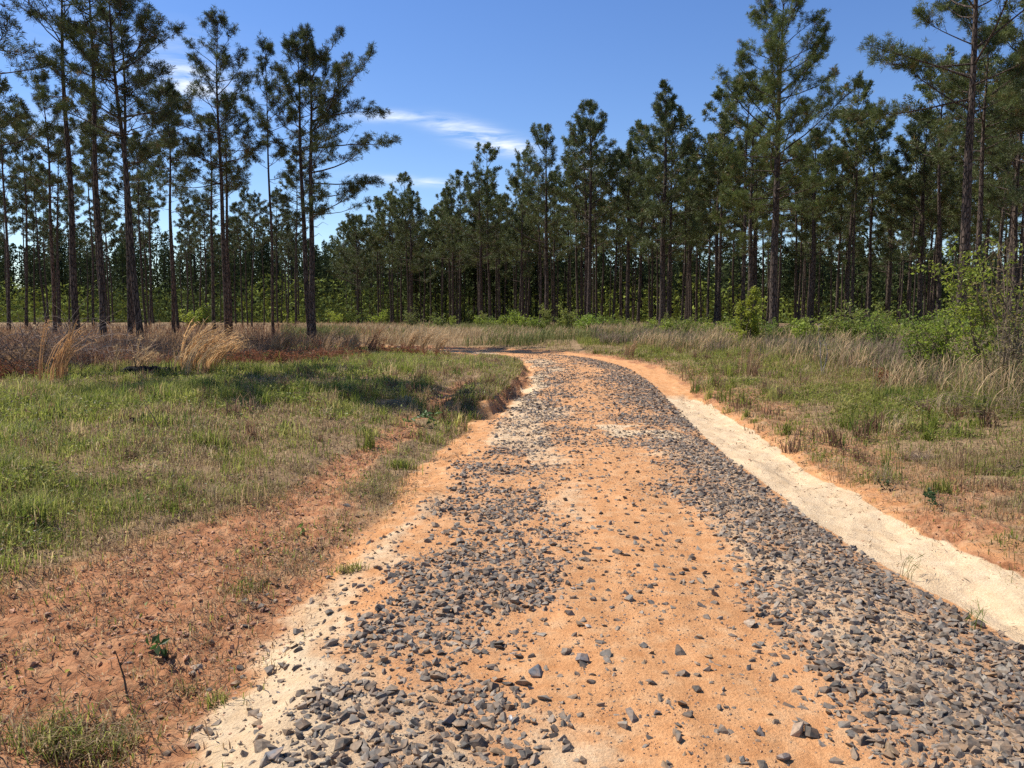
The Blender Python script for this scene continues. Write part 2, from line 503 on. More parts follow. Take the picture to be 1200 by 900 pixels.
def ground_z(x, y):
    x = np.atleast_1d(np.asarray(x, float)); y = np.atleast_1d(np.asarray(y, float))
    return height(x, y)


def gravel_density(x, y, u, s):
    hl = half_width(s)
    ul = u + (fbm(x * .8, y * .8, 41, 3) - .5) * .7
    patch = fbm(x * 1.7, y * 1.7, 42, 4)
    left = sstep(-hl - .08, -hl + .25, ul) * (1 - sstep(-.62, -.1, ul))
    right = sstep(.48, .85, ul) * (1 - sstep(-.02, .08, u - sand_left(s)))
    near = 1 - sstep(6, 13, s)
    core = sstep(-hl, -hl + .3, ul) * (1 - sstep(1.55, 1.75, u))
    d = left * (.26 + .74 * sstep(.38, .62, patch)) * .72 + right * (.55 + .45 * sstep(.3, .5, patch)) * (.75 + .4 * sstep(.8, 1.3, ul))
    d = np.maximum(d, core * (1 - near) * (.26 + .5 * sstep(.38, .62, patch)) * (1 - .45 * bump(ul, .2, .42)))
    d = d * (1 - .6 * bump(s, 11, 2) * sstep(.5, .62, fbm(x * 1.3, y * 1.3, 31, 3)))
    d = np.maximum(d, core * .07)
    d = np.maximum(d, .022 * (u < 1.7) * (u > -2.3)); d = np.maximum(d, .10 * bump(u, -hl - .1, .3) * (1 - sstep(4, 8, s)))
    return d * (1 - sstep(30, 36, s))


def build_ground():
    th = np.concatenate([np.arange(-180, -48, 3.0), np.arange(-48, 48.01, .2), np.arange(51, 180, 3.0)])
    th = R(1) * th
    rr = [.35]
    while rr[-1] < 1500: rr.append(rr[-1] * (1.0095 if rr[-1] < 9 else 1.0058 if rr[-1] < 30 else 1.0095 if rr[-1] < 60 else 1.04))
    rr = np.array(rr)
    T, RR = np.meshgrid(th, rr)
    x, y = RR * np.sin(T), RR * np.cos(T)
    u, s = road_uv(x, y); m = masks(x, y, u, s)
    z = height(x, y, u, s, m)
    nr, ntt = x.shape
    V = np.stack([x, y, z], -1).reshape(-1, 3)
    C = np.stack([m['sand_all'], m['red'], np.maximum(m['cover'] * (.55 + .45 * (1 - m['red'])), sstep(8, 14, np.abs(u))), np.clip(gravel_density(x, y, u, s) * 1.15, 0, 1)], -1).reshape(-1, 4)
    idx = np.arange(nr * ntt).reshape(nr, ntt)
    nxt = np.roll(idx, -1, axis=1)
    F = np.stack([idx[:-1], idx[1:], nxt[1:], nxt[:-1]], -1).reshape(-1, 4)
    centre = len(V)
    V = np.vstack([V, [[0, 0, z[0].mean()]]]); C = np.vstack([C, C[0:1]])
    fan = np.stack([np.full(ntt, centre), idx[0], nxt[0], nxt[0]], -1)
    rd = m['road'].ravel(); sd = m['sand'].ravel()
    fr = rd[F[:, 0]]; fs = sd[F[:, 0]]
    kind = np.where((fs > .5), 2, np.where(fr > .5, 1, 0))
    near = RR.ravel()[F[:, 0]] < 75
    kind = np.where(near, kind, 0)
    for k, nm in ((0, "ground"), (1, "dirt_road"), (2, "sand_strip")):
        sel = F[kind == k]
        used = np.unique(sel); re = np.full(len(V), -1); re[used] = np.arange(len(used))
        G = re[sel]; Vk, Ck = V[used], C[used]
        if k == 1:                       # the camera stands on the road
            tri = np.stack([np.full(ntt, len(Vk)), np.arange(ntt), np.roll(np.arange(ntt), -1)], -1) + 0
            ring = V[idx[0]]; Vk2 = np.vstack([Vk, ring, V[centre:]]); Ck2 = np.vstack([Ck, C[idx[0]], C[centre:]])
            b = len(Vk)
            quadfan = np.stack([np.full(ntt, b + ntt), b + np.arange(ntt), b + np.roll(np.arange(ntt), -1)], -1)
            T1 = np.vstack([G[:, [0, 2, 1]], G[:, [0, 3, 2]], quadfan[:, [0, 2, 1]]])
            me = raw_mesh(nm, Vk2, T1, Ck2.astype(np.float32), M_SOIL, True)
        else:
            me = raw_mesh(nm, Vk, np.ascontiguousarray(G[:, ::-1]), Ck.astype(np.float32), M_SOIL, True)
        tag(link(nm, me), kind="structure")
build_ground()


def at(px, D, dz=0.0):
    """world position of the ground under image column px at depth D"""
    x = (px - 600) / FPX * D
    return np.array([x, D, float(ground_z(x, D)[0]) + dz])


def z_of(py, D, px=600):
    return EYE + D * math.tan(math.atan((450 - py) / FPX) - PITCH)


# ------------------------------------------------------------------ gravel
def ico(sub):
    import bmesh
    bm = bmesh.new(); bmesh.ops.create_icosphere(bm, subdivisions=sub, radius=1)
    V = np.array([v.co[:] for v in bm.verts]); F = np.array([[v.index for v in f.verts] for f in bm.faces]); bm.free()
    return V, F


def rock_template(npts, seed):
    """a crushed stone: the hull of a few random points, so flat faces meet in sharp edges"""
    import bmesh
    r = np.random.default_rng(seed)
    P = unit(r.normal(size=(npts, 3))) * r.uniform(.72, 1.15, (npts, 1))
    P *= np.array([1, r.uniform(.5, .9), r.uniform(.38, .72)])
    P[:, 2] += P[:, 0] * r.normal() * .2
    bm = bmesh.new()
    vs = [bm.verts.new(p) for p in P]
    bmesh.ops.convex_hull(bm, input=vs)
    bmesh.ops.delete(bm, geom=[v for v in bm.verts if not v.link_faces], context='VERTS')
    bmesh.ops.triangulate(bm, faces=bm.faces[:])
    bmesh.ops.recalc_face_normals(bm, faces=bm.faces[:])
    bm.verts.index_update()
    V = np.array([v.co[:] for v in bm.verts]); F = np.array([[v.index for v in f.verts] for f in bm.faces]); bm.free()
    V[:, :2] /= np.abs(V[:, :2]).max()
    V[:, 2] -= V[:, 2].min() * .55
    return V, F


ROCK_HI = [rock_template(11 + i % 6, 100 + i) for i in range(24)]
ROCK_LO = [rock_template(8 + i % 2, 200 + i) for i in range(12)]


STONE_COL = np.array([(.120, .113, .104), (.155, .147, .135), (.19, .180, .165), (.235, .22, .195), (.085, .078, .070), (.19, .155, .12), (.29, .215, .14)])
STONE_P = np.array([.20, .23, .2, .12, .1, .09, .06])


def rock_colors(n, r):
    c = STONE_COL[r.choice(len(STONE_COL), n, p=STONE_P / STONE_P.sum())] * r.uniform(.6, 1.18, (n, 1)) * np.array([1.10, 1, .86])
    w = r.random(n) < .006
    c[w] = (.36, .33, .29)
    return c


def build_gravel():
    r = np.random.default_rng(5)
    # candidates on the road, denser sampling near the camera
    px, py, ps = [], [], []
    def cand(y0, y1, per_m2, smin, smax):
        xw0, xw1 = -5, 5.5
        n = int((y1 - y0) * (xw1 - xw0) * per_m2)
        px.append(r.uniform(xw0, xw1, n)); py.append(r.uniform(y0, y1, n))
        ps.append(smin + (smax - smin) * r.random(n) ** 2.9)
    cand(1.2, 6, 3300, .005, .038); cand(6, 13, 2200, .007, .037); cand(13, 22, 820, .012, .046); cand(22, 36, 300, .018, .048)
    x, y, sz = map(np.concatenate, (px, py, ps))
    u, s = road_uv(x, y)
    k = r.random(len(x)) < gravel_density(x, y, u, s)
    x, y, sz, u, s = x[k], y[k], sz[k], u[k], s[k]
    z = height(x, y, u, s)
    # how large each shows
    show = sz / y * (np.abs(x / y) < .68) * (y > 2.5)
    order = np.argsort(-show)
    big = order[:280]
    rest = np.setdiff1d(np.arange(len(x)), big)
    protos = [raw_mesh("stone", V, F, np.ones((len(V), 3), np.float32) * np.array([c]), M_STONE)
              for (V, F), c in zip(ROCK_HI, rock_colors(len(ROCK_HI), r))]
    for i in big:
        o = link("stone", protos[int(r.integers(len(protos)))])
        o.location = (x[i], y[i], z[i] - sz[i] * .2)
        o.rotation_euler = (r.normal() * .2, r.normal() * .2, r.uniform(0, 6.28)); o.scale = (sz[i],) * 3
        tag(o, "ordinary grey angular stone among the loose road gravel", "stone", "larger loose stones in the road gravel")
    mb = MB()
    hi = y[rest] < 7.5
    for tmpl, sel in ((ROCK_HI, rest[hi]), (ROCK_LO, rest[~hi])):
        pick = r.integers(len(tmpl), size=len(sel))
        for t, (V, F) in enumerate(tmpl):
            q = sel[pick == t]
            if not len(q): continue
            Vt, Ft = (V, F)
            if tmpl is ROCK_HI and True:
                small = sz[q] < .02
            a = r.uniform(0, 6.28, len(q)); tx = r.normal(size=len(q)) * .22; ty = r.normal(size=len(q)) * .22
            ca, sa = np.cos(a), np.sin(a)
            P = np.broadcast_to(Vt, (len(q), *Vt.shape)) * sz[q][:, None, None]
            X = P[..., 0] * ca[:, None] - P[..., 1] * sa[:, None]; Y = P[..., 0] * sa[:, None] + P[..., 1] * ca[:, None]
            Z = P[..., 2] + X * tx[:, None] + Y * ty[:, None]
            W = np.stack([X + x[q][:, None], Y + y[q][:, None], Z + (z[q] - sz[q] * r.uniform(.05, .55, len(q)))[:, None]], -1)
            Fo = (Ft[None] + (np.arange(len(q)) * len(Vt))[:, None, None]).reshape(-1, 3)
            C = np.repeat(rock_colors(len(q), r), len(Vt), 0)
            mb.add(W.reshape(-1, 3), Fo, C)
    o = mb.build("gravel", M_STONE)
    tag(o, "grey crushed stone spread in two bands along the road", "gravel", kind="stuff")
    # grit: little dark crumbs on the clay
    n = 110000
    gy = 1.3 + 12 * r.random(n) ** 1.6; gx = r.uniform(-4.2, 3.2, n)
    gu, gs = road_uv(gx, gy); mk = masks(gx, gy, gu, gs)
    keep = r.random(n) < (mk['road'] * .75 + mk['red'] * .35) * (1 - .8 * mk['sand']) * (.12 + .88 * sstep(.42, .64, fbm(gx * 2.6, gy * 2.6, 46, 4)))
    gx, gy, gu, gs = gx[keep], gy[keep], gu[keep], gs[keep]
    gz = height(gx, gy, gu, gs); gsz = .0022 + .0075 * r.random(len(gx)) ** 2.2
    gd = gravel_density(gx, gy, gu, gs); gsz *= 1 + .6 * gd
    V0 = np.array([(1, 0, 0), (-1, 0, 0), (0, .8, 0), (0, -.8, 0), (0, 0, .7), (0, 0, -.5)], float)
    F0 = np.array([(0, 2, 4), (2, 1, 4), (1, 3, 4), (3, 0, 4)])
    a = r.uniform(0, 6.28, len(gx)); P = V0[None] * gsz[:, None, None] * r.uniform(.6, 1.3, (len(gx), 6, 1))
    X = P[..., 0] * np.cos(a)[:, None] - P[..., 1] * np.sin(a)[:, None]; Y = P[..., 0] * np.sin(a)[:, None] + P[..., 1] * np.cos(a)[:, None]
    W = np.stack([X + gx[:, None], Y + gy[:, None], P[..., 2] + gz[:, None] + .001], -1)
    Fo = (F0[None] + (np.arange(len(gx)) * 6)[:, None, None]).reshape(-1, 3)
    cc = np.where(r.random((len(gx), 1)) < .35 + .4 * gd[:, None], np.array([[.16, .14, .12]]), np.array([[.40, .22, .11]])) * r.uniform(.7, 1.3, (len(gx), 1))
    mb = MB(); mb.add(W.reshape(-1, 3), Fo, np.repeat(cc, 6, 0))
    tag(mb.build("grit", M_STONE), "fine dark grit strewn over the orange clay", "grit", kind="stuff")

    n = 48000
    cx = np.concatenate([r.uniform(-5, -.9, n // 2 + n // 4), r.uniform(2.3, 6, n // 4)]); n = len(cx); cy = 2.3 + 9 * r.random(n) ** 1.5
    cu, cs = road_uv(cx, cy); mk = masks(cx, cy, cu, cs)
    keep = r.random(n) < np.maximum(mk['red'] * (1 - mk['sand_all']) * (.25 + .75 * sstep(.4, .6, fbm(cx * 2, cy * 2, 44, 3))), .05) * (1 - mk['road'])
    cx, cy, cu, cs = cx[keep], cy[keep], cu[keep], cs[keep]; cz = height(cx, cy, cu, cs)
    csz = .004 + .017 * r.random(len(cx)) ** 2.5
    mb = MB(); pick = r.integers(len(ROCK_LO), size=len(cx))
    for t, (V, F) in enumerate(ROCK_LO):
        q = np.nonzero(pick == t)[0]; a = r.uniform(0, 6.28, len(q)); P = V[None] * csz[q][:, None, None]
        X = P[..., 0] * np.cos(a)[:, None] - P[..., 1] * np.sin(a)[:, None]; Y = P[..., 0] * np.sin(a)[:, None] + P[..., 1] * np.cos(a)[:, None]
        W = np.stack([X + cx[q][:, None], Y + cy[q][:, None], P[..., 2] + (cz[q] - csz[q] * .1)[:, None]], -1)
        Fo = (F[None] + (np.arange(len(q)) * len(V))[:, None, None]).reshape(-1, 3)
        cc = np.where(r.random((len(q), 1)) < .8, np.array([[.40, .20, .11]]), np.array([[.20, .10, .06]])) * r.uniform(.7, 1.3, (len(q), 1))
        mb.add(W.reshape(-1, 3), Fo, np.repeat(cc, len(V), 0))
    tag(mb.build("soil_clods", M_STONE), "crumbled red clay clods on the bare track left of the road", "clods", kind="stuff")

    # single stones one can point to
    special = [
        (310, 880, .048, (.12, .123, .13), "largest dark slate grey stone on pale sand at the near left road edge"),
        (745, 842, .042, (.17, .13, .10), "brownish pointed stone standing alone on the bare orange clay near the bottom"),
        (950, 856, .045, (.34, .25, .17), "tan flat slab of stone at the inner edge of the right gravel band"),
        (903, 860, .032, (.10, .10, .105), "dark block of stone just left of the tan flat slab"),
        (932, 892, .036, (.13, .13, .135), "dark grey stone at the bottom edge below the tan flat slab"),
        (598, 840, .028, (.52, .51, .49), "single whitish stone among dark gravel at bottom centre"),
        (525, 842, .042, (.11, .112, .12), "broad dark stone beside the whitish stone in the left gravel band"),
        (775, 834, .026, (.09, .09, .095), "small black stone right of the brownish pointed stone"),
        (628, 788, .045, (.125, .127, .13), "wide flat grey stone on clay at the left band's inner edge"),
        (685, 775, .037, (.13, .13, .135), "grey stone by itself on orange clay right of the wide flat stone"),
        (888, 728, .040, (.35, .27, .19), "tan elongated stone at the upper inner edge of the right gravel band"),
        (1095, 706, .030, (.16, .155, .15), "flat grey stone lying out on the pale sand strip"),
        (325, 745, .026, (.40, .32, .22), "cream coloured stone in the sparse gravel at the far left road edge"),
        (137, 762, .022, (.2, .19, .18), "small grey stone on red clay beside the oak seedling"),
        (145, 810, .019, (.11, .11, .115), "dark pebble on red clay below the oak seedling"),
    ]
    for n_, (qx, qy, sz_, c, lab) in enumerate(special):
        D = EYE / math.tan(math.atan((qy - 450) / FPX) + PITCH)
        p = at(qx, D)
        V, F = ROCK_HI[n_ % len(ROCK_HI)]
        o = link("stone", raw_mesh("stone", V, F, np.ones((len(V), 3), np.float32) * np.array([c]), M_STONE))
        o.location = (p[0], p[1], p[2] - .003); o.scale = (sz_,) * 3; o.rotation_euler = (0, 0, n_ * 1.7)
        tag(o, lab, "stone")
build_gravel()

# ------------------------------------------------------------------ pines
def pine(seed, h, zb, wid, r0=.16, lean=(0., 0.), bend=.0, asym=(0., 0.), tuft_n=16, nlen=.22, nw=.028, dens=1.0, low=.75,
         stubs=14, extra=(), tone=(1, 1, 1), gap=.12, sides=9, shape=.75, sub=1.0):
    """returns (trunk MB, crown MB).  zb = height of the lowest live branch, wid = crown half width (m),
    asym=(direction angle, amount); extra = single big limbs (z, azimuth, length, pitch0, pitch1, tufts)"""
    r = np.random.default_rng(seed)
    tr, cr = MB(), MB()
    n = 16
    zz = np.linspace(0, 1, n)
    ph = r.uniform(0, 6.28, 2)
    def axis(t):
        wx = lean[0] * t + bend * np.sin(t * 5 + ph[0]) * t + .03 * np.sin(t * 13 + ph[1])
        wy = lean[1] * t + bend * np.cos(t * 4 + ph[1]) * t + .03 * np.cos(t * 11 + ph[0])
        return np.stack([wx, wy, t * h], -1)
    Pt = axis(zz)
    rad = r0 * (np.clip(1 - zz * .62 - .34 * zz ** 3, .05, 1)) * (1 + .45 * np.exp(-zz * h / .35))
    rad[-1] = .012
    Pt[0, 2] = -.3
    V, F = tubes(Pt[None], rad[None], sides)
    tr.add(V, F)
    # branches
    B = []
    z = zb
    az = r.uniform(0, 6.28)
    while z < h - .35:
        t = (z - zb) / (h - zb)
        for k in range(int(r.integers(2, 5))):
            az += 2.4 + r.normal() * .35
            if r.random() < gap * (1 - t): continue
            prof = (1 - t) ** shape * (low + (1 - low) * min(1, t / .25))
            L = 1.32 * wid * prof * r.uniform(.55, 1.18) * (1 + asym[1] * math.cos(az - asym[0])) + .28
            B.append((z + r.uniform(-.2, .2), az, L, R(4 + 44 * t + r.normal() * 9), R(30 + 34 * t + r.normal() * 10), 1.0))
        z += r.uniform(.42, .72) * (1.15 - .4 * t) / dens
    for k in range(4): B.append((h - .5 + .1 * k, r.uniform(0, 6.28), .55, R(55), R(75), 1.0))
    B += [tuple(e) for e in extra]
    B = np.array(B)
    nb, ns = len(B), 7
    p = (np.linspace(0, 1, ns))
    pit = B[:, 3:4] + (B[:, 4:5] - B[:, 3:4]) * p[None] ** 1.3
    azs = B[:, 1:2] + (r.normal(size=(nb, 1)) * .35) * p[None] + np.cumsum(r.normal(size=(nb, ns)) * .09, 1)
    pit = pit + np.cumsum(r.normal(size=(nb, ns)) * .07, 1)
    step = B[:, 2:3] / (ns - 1)
    d = np.stack([np.cos(pit) * np.cos(azs), np.cos(pit) * np.sin(azs), np.sin(pit)], -1)
    Q = np.cumsum(d * step[..., None], 1); Q -= Q[:, :1]
    Q = Q + axis(np.clip(B[:, 0] / h, 0, 1))[:, None, :]
    rb = (.009 + .0082 * B[:, 2:3]) * (1 - .8 * p[None]) * np.where(B[:, 5:6] < .5, .7, 1)
    V, F = tubes(Q, rb, 4); tr.add(V, F)
    # twigs
    tw = []
    for i in range(nb):
        L = B[i, 2]; m_ = int(max(3, L * 4.6 * sub)) if B[i, 5] > 0 else 0
        m_ = int(m_ * B[i, 5]) if B[i, 5] > 0 else 0
        for k in range(m_):
            s_ = r.uniform(.32, 1) ** .8
            j = min(int(s_ * (ns - 1)), ns - 2); f = s_ * (ns - 1) - j
            base = Q[i, j] * (1 - f) + Q[i, j + 1] * f
            a2 = azs[i, j] + (1 if k % 2 else -1) * r.uniform(.35, 1.1); p2 = pit[i, j] + r.uniform(-.15, .6)
            l2 = r.uniform(.3, 1) * (.34 * L * (1.25 - s_) + .2)
            tw.append((*base, a2, p2, l2))
    tw = np.array(tw)
    d2 = np.stack([np.cos(tw[:, 4]) * np.cos(tw[:, 3]), np.cos(tw[:, 4]) * np.sin(tw[:, 3]), np.sin(tw[:, 4])], -1)
    q = np.linspace(0, 1, 3)
    P2 = tw[:, None, :3] + d2[:, None, :] * (tw[:, 5:6] * q[None])[..., None]; P2[:, 2, 2] += .08 * tw[:, 5]
    V, F = tubes(P2, np.broadcast_to(np.array([.011, .008, .004]), (len(tw), 3)), 3); tr.add(V, F)
    tips = [P2[:, 2], P2[:, 1] + r.normal(size=P2[:, 1].shape) * .10, (P2[:, 2] * .7 + P2[:, 1] * .3) + r.normal(size=P2[:, 1].shape) * .12, Q[B[:, 5] > 0][:, -1], Q[B[:, 5] > 0][:, -2]]
    td = [d2, d2, d2, d[B[:, 5] > 0][:, -1], d[B[:, 5] > 0][:, -2]]
    c = np.concatenate(tips); dd = np.concatenate(td)
    T = len(c)
    size = r.uniform(.75, 1.25, T)
    nd = unit(dd[:, None, :] * .55 + np.array([0, 0, .18]) + r.normal(size=(T, tuft_n, 3)) * .62)
    ln = nlen * size[:, None] * r.uniform(.75, 1.15, (T, tuft_n))
    base = c[:, None, :] + r.normal(size=(T, tuft_n, 3)) * .035
    tip = base + nd * ln[..., None]; tip[..., 2] -= .02
    side = unit(np.cross(nd, r.normal(size=nd.shape))) * (nw / 2)
    mid = base + nd * (ln * .45)[..., None]
    V = np.stack([base, mid + side, tip, mid - side], 2).reshape(-1, 3)
    i0 = np.arange(T * tuft_n)[:, None] * 4
    F = np.concatenate([i0 + np.array([[0, 1, 2]]), i0 + np.array([[0, 2, 3]])])
    hue = r.random(T)
    cc = np.array([.056, .078, .025])[None] * (1 - hue[:, None]) + np.array([.100, .116, .038])[None] * hue[:, None]
    old = r.random(T) < .05
    cc[old] = (.13, .095, .045)
    cc = cc * r.uniform(.95, 1.65, (T, 1)) * np.array(tone)
    cr.add(V, F, np.repeat(cc, tuft_n * 4, 0))
    # dead stubs below the crown
    if stubs:
        zs = r.uniform(min(2.5, zb * .5), zb + 1, stubs); L = r.uniform(.15, 1.0, stubs) * np.clip((zs / zb), .3, 1) ** 2
        a = r.uniform(0, 6.28, stubs); pp = r.uniform(-.3, .35, stubs)
        d3 = np.stack([np.cos(pp) * np.cos(a), np.cos(pp) * np.sin(a), np.sin(pp)], -1)
        P3 = axis(zs / h)[:, None] + d3[:, None] * (L[:, None] * np.linspace(0, 1, 4)[None])[..., None]
        P3[:, 2:, 2] += r.normal(size=(stubs, 2)) * .06
        V, F = tubes(P3, np.broadcast_to(np.array([.02, .015, .01, .004]), (stubs, 4)), 4); tr.add(V, F)
    return tr, cr


def place_pine(loc, tr, cr, label, group=None, rz=0.0, scale=1.0):
    root = empty("pine_tree", loc, rz, scale)
    tag(root, label, "pine tree", group)
    a = tr if isinstance(tr, bpy.types.Mesh) else tr.mesh("trunk", M_BARK, True)
    b = cr if isinstance(cr, bpy.types.Mesh) else cr.mesh("crown", M_NEEDLE)
    link("trunk", a, root); link("crown", b, root)
    return root


PI = math.pi
# px at the base, depth, image row of the top, image row of the lowest live branch, crown half width (px), trunk width (px), label, options
HERO = [
    (-52, 20.2, -470, -20, 135, 15, "near pine rising just outside the left picture edge, shading the meadow", dict(shape=.55, sub=1.2, gap=.05)),
    (-20, 29, -250, 175, 74, 10, "pine with trunk just outside the left edge, its boughs filling the upper left corner", dict(shape=.5, gap=.1)),
    (66, 50, 95, 240, 42, 5, "slim pine at far left with short open crown, left of the tall bare trunk", {}),
    (91, 36, -70, 120, 75, 8.5, "tall straight pine with long bare trunk and sparse boughs, second thick trunk at left", dict(gap=.45, sub=.7)),
    (122, 35, -60, 60, 62, 8, "tall pine with high crown just right of the straight pine with sparse boughs", dict(gap=.3)),
    (154, 40, -25, 215, 58, 6.5, "pine close behind the forward trunk, its crown merging with its neighbour", dict(lean=(0, .2))),
    (165, 33, -45, 165, 72, 8, "forward pine of the left stand with dark broad crown and slightly leaning trunk", dict(lean=(-.75, 0))),
    (205, 46, 105, 215, 38, 5, "medium pine with rounded crown right of the broad dark crown", dict(low=.6)),
    (252, 52, 143, 258, 32, 4.5, "shorter pine tucked left of the tall pointed pine", {}),
    (266, 44, 25, 225, 55, 6.5, "tall pointed pine with open forked crown in the left clearing", dict(gap=.35, sub=.8)),
    (271, 46, 120, 235, 42, 5, "thin pine standing directly beside the tall pointed pine's trunk", dict(gap=.3)),
    (321, 46, 58, 215, 30, 4, "thin pine with narrow crown and hanging dead twigs left of the leaning pair", dict(gap=.3, low=.5)),
    (364, 43, 48, 215, 48, 7, "left pine of the close pair, trunk leaning left and crown bushy", dict(lean=(-.5, 0), shape=.6)),
    (368, 42, 60, 270, 62, 8, "right pine of the close pair with long boughs reaching right over open sky",
        dict(shape=.45, asym=(0, .55), low=.6, gap=.35, extra=((10.4, .05, 4.4, R(8), R(14), 1.2), (8.6, -.1, 4.0, R(-4), R(12), 1.0), (7.0, .12, 3.4, R(2), R(22), .28), (11.8, -.2, 4.0, R(18), R(10), 1.3)))),
    (420, 118, 258, 335, 34, 3, "far pine with loose crown rising over the distant trees right of the pair", dict(gap=.2)),
    (482, 104, 237, 325, 34, 3.4, "far round topped pine near the bend, left of the pointed far pine", {}),
    (531, 98, 228, 320, 33, 3.6, "far pine with dense crown between the two pointed crowns above the bend", {}),
    (563, 88, 205, 310, 33, 4.4, "pointed pine with bare trunk standing forward of the trees at the road bend", {}),
    (612, 92, 262, 330, 30, 4, "low thin pine in the notch of the skyline right of the pointed pine", dict(gap=.4)),
    (640, 76, 152, 300, 42, 5.5, "tall pine at the notch with thin open boughs on its left side", dict(gap=.3, asym=(PI, .45), sub=.8)),
    (690, 69, 125, 290, 46, 6, "broad irregular topped pine in the middle of the right stand", dict(gap=.15)),
    (775, 63, 103, 300, 55, 7.5, "dense cone shaped pine, tallest in the middle of the right stand", dict(shape=.85, sub=1.2)),
    (735, 72, 175, 290, 40, 5, "lower pine between the broad topped and the cone shaped pines", {}),
    (838, 70, 165, 290, 42, 5.5, "dark round crowned pine right of the cone shaped pine", {}),
    (877, 56, 148, 300, 44, 7, "yellow green pine in shade of the lone tall pine, left of its trunk", dict(tone=(1.25, 1.2, .9))),
    (905, 46, -6, 250, 78, 10.5, "tall lone pine with full bright crown standing forward of the right stand",
        dict(shape=.5, low=.6, tone=(1.35, 1.35, 1.1), sub=1.45, gap=.12, extra=((10.0, .1, 3.2, R(22), R(30), .9), (8.2, .3, 2.6, R(10), R(40), .5), (8.0, 2.9, 3.2, R(2), R(12), 1.1)))),
    (950, 68, 165, 310, 40, 5.5, "pine with feathery pointed top right of the lone tall pine", dict(gap=.2)),
    (990, 80, 208, 320, 34, 5, "small topped pine at the low dip of the skyline", {}),
    (1038, 82, 190, 320, 36, 5, "pine with ragged top left of the twin broad crown", {}),
    (1075, 66, 145, 310, 48, 6.5, "wide flat topped pine left of the largest trunk", dict(shape=.5)),
    (1124, 36, -120, 125, 112, 13, "largest pine at right with thick reddish trunk and a long bough reaching left",
        dict(shape=.4, low=.85, gap=.25, sub=1.5, tone=(1.2, 1.2, 1), extra=((10.9, 3.05, 5.0, R(-4), R(16), 1.3), (9.6, .2, 2.6, R(-12), R(-2), .12), (12.4, 2.8, 4.2, R(8), R(20), 1.0)))),
    (1141, 40, 40, 190, 60, 8, "thinner pine directly right of the largest trunk", dict(gap=.35)),
    (1183, 45, 78, 265, 60, 7, "bushy pine at the right picture edge behind the tall green shrub", {}),
    (1232, 38, -10, 250, 85, 9, "pine mostly outside the right picture edge, only left boughs in view", {}),
]
HERO_XY = []
for i, (px, D, top, live, wpx, tpx, lab, opt) in enumerate(HERO):
    p = at(px, D)
    h = z_of(top, D) - p[2]; zb = z_of(live, D) - p[2]
    near = D < 60
    o = dict(shape=.55, tuft_n=22 if near else 14, nw=.02 if near else .034, nlen=.23 if near else .27, stubs=18, sides=11)
    if px < 380: o.update(tone=(.78, .78, .82), sub=1.15)  # left crowns seen against the sun: backlit darkness put into the needle colour
    o.update(opt)
    zb += (h - zb) * (.05 if 0 < px < 380 else 0)
    tr, cr = pine(300 + i, h, zb, wpx / FPX * D * (.94 if 0 < px < 350 else 1), r0=max(.07, tpx / FPX * D / 2 * .95), bend=.10, **o)
    place_pine((p[0], p[1], p[2]), tr, cr, lab)
    HERO_XY.append((p[0], p[1]))

# the stand: one set of meshes per kind of tree, copied
KINDS = []
for k in range(9):
    hh = [19, 20, 18, 20.5, 19.5, 18.5, 20, 19, 17.5][k]
    tr, cr = pine(700 + k, hh, hh * [.58, .63, .54, .64, .57, .61, .56, .63, .66][k], [2.7, 2.3, 3.0, 2.2, 2.9, 2.5, 3.1, 2.6, 2.1][k], r0=.155, bend=.14,
                  tuft_n=11, nw=.048, nlen=.29, dens=[.95, .8, 1, .75, .95, .85, 1, .85, .75][k], stubs=16, sides=7, gap=.22, tone=(1.2, 1.15, 1.05), shape=[.6, .45, .7, .5, .65, .4, .75, .5, .45][k], asym=(k * 1.3, .25))
    KINDS.append((tr.mesh("trunk", M_BARK, True), cr.mesh("crown", M_NEEDLE), hh))
SLIM = []
for k in range(5):
    hh = [19, 18, 20, 18.5, 19.5][k]
    tr, cr = pine(760 + k, hh, hh * [.60, .66, .58, .68, .63][k], [1.9, 1.6, 2.1, 1.7, 1.8][k], r0=.14, bend=.2, lean=((k - 2) * .25, 0),
                  tuft_n=12, nw=.045, nlen=.28, dens=.85, stubs=20, sides=7, gap=.2, shape=.5, asym=(k * 1.7, .3), tone=(.8, .8, .85))  # darker tone paints the left stand's backlit look into its needles
    SLIM.append((tr.mesh("trunk", M_BARK, True), cr.mesh("crown", M_NEEDLE), hh))


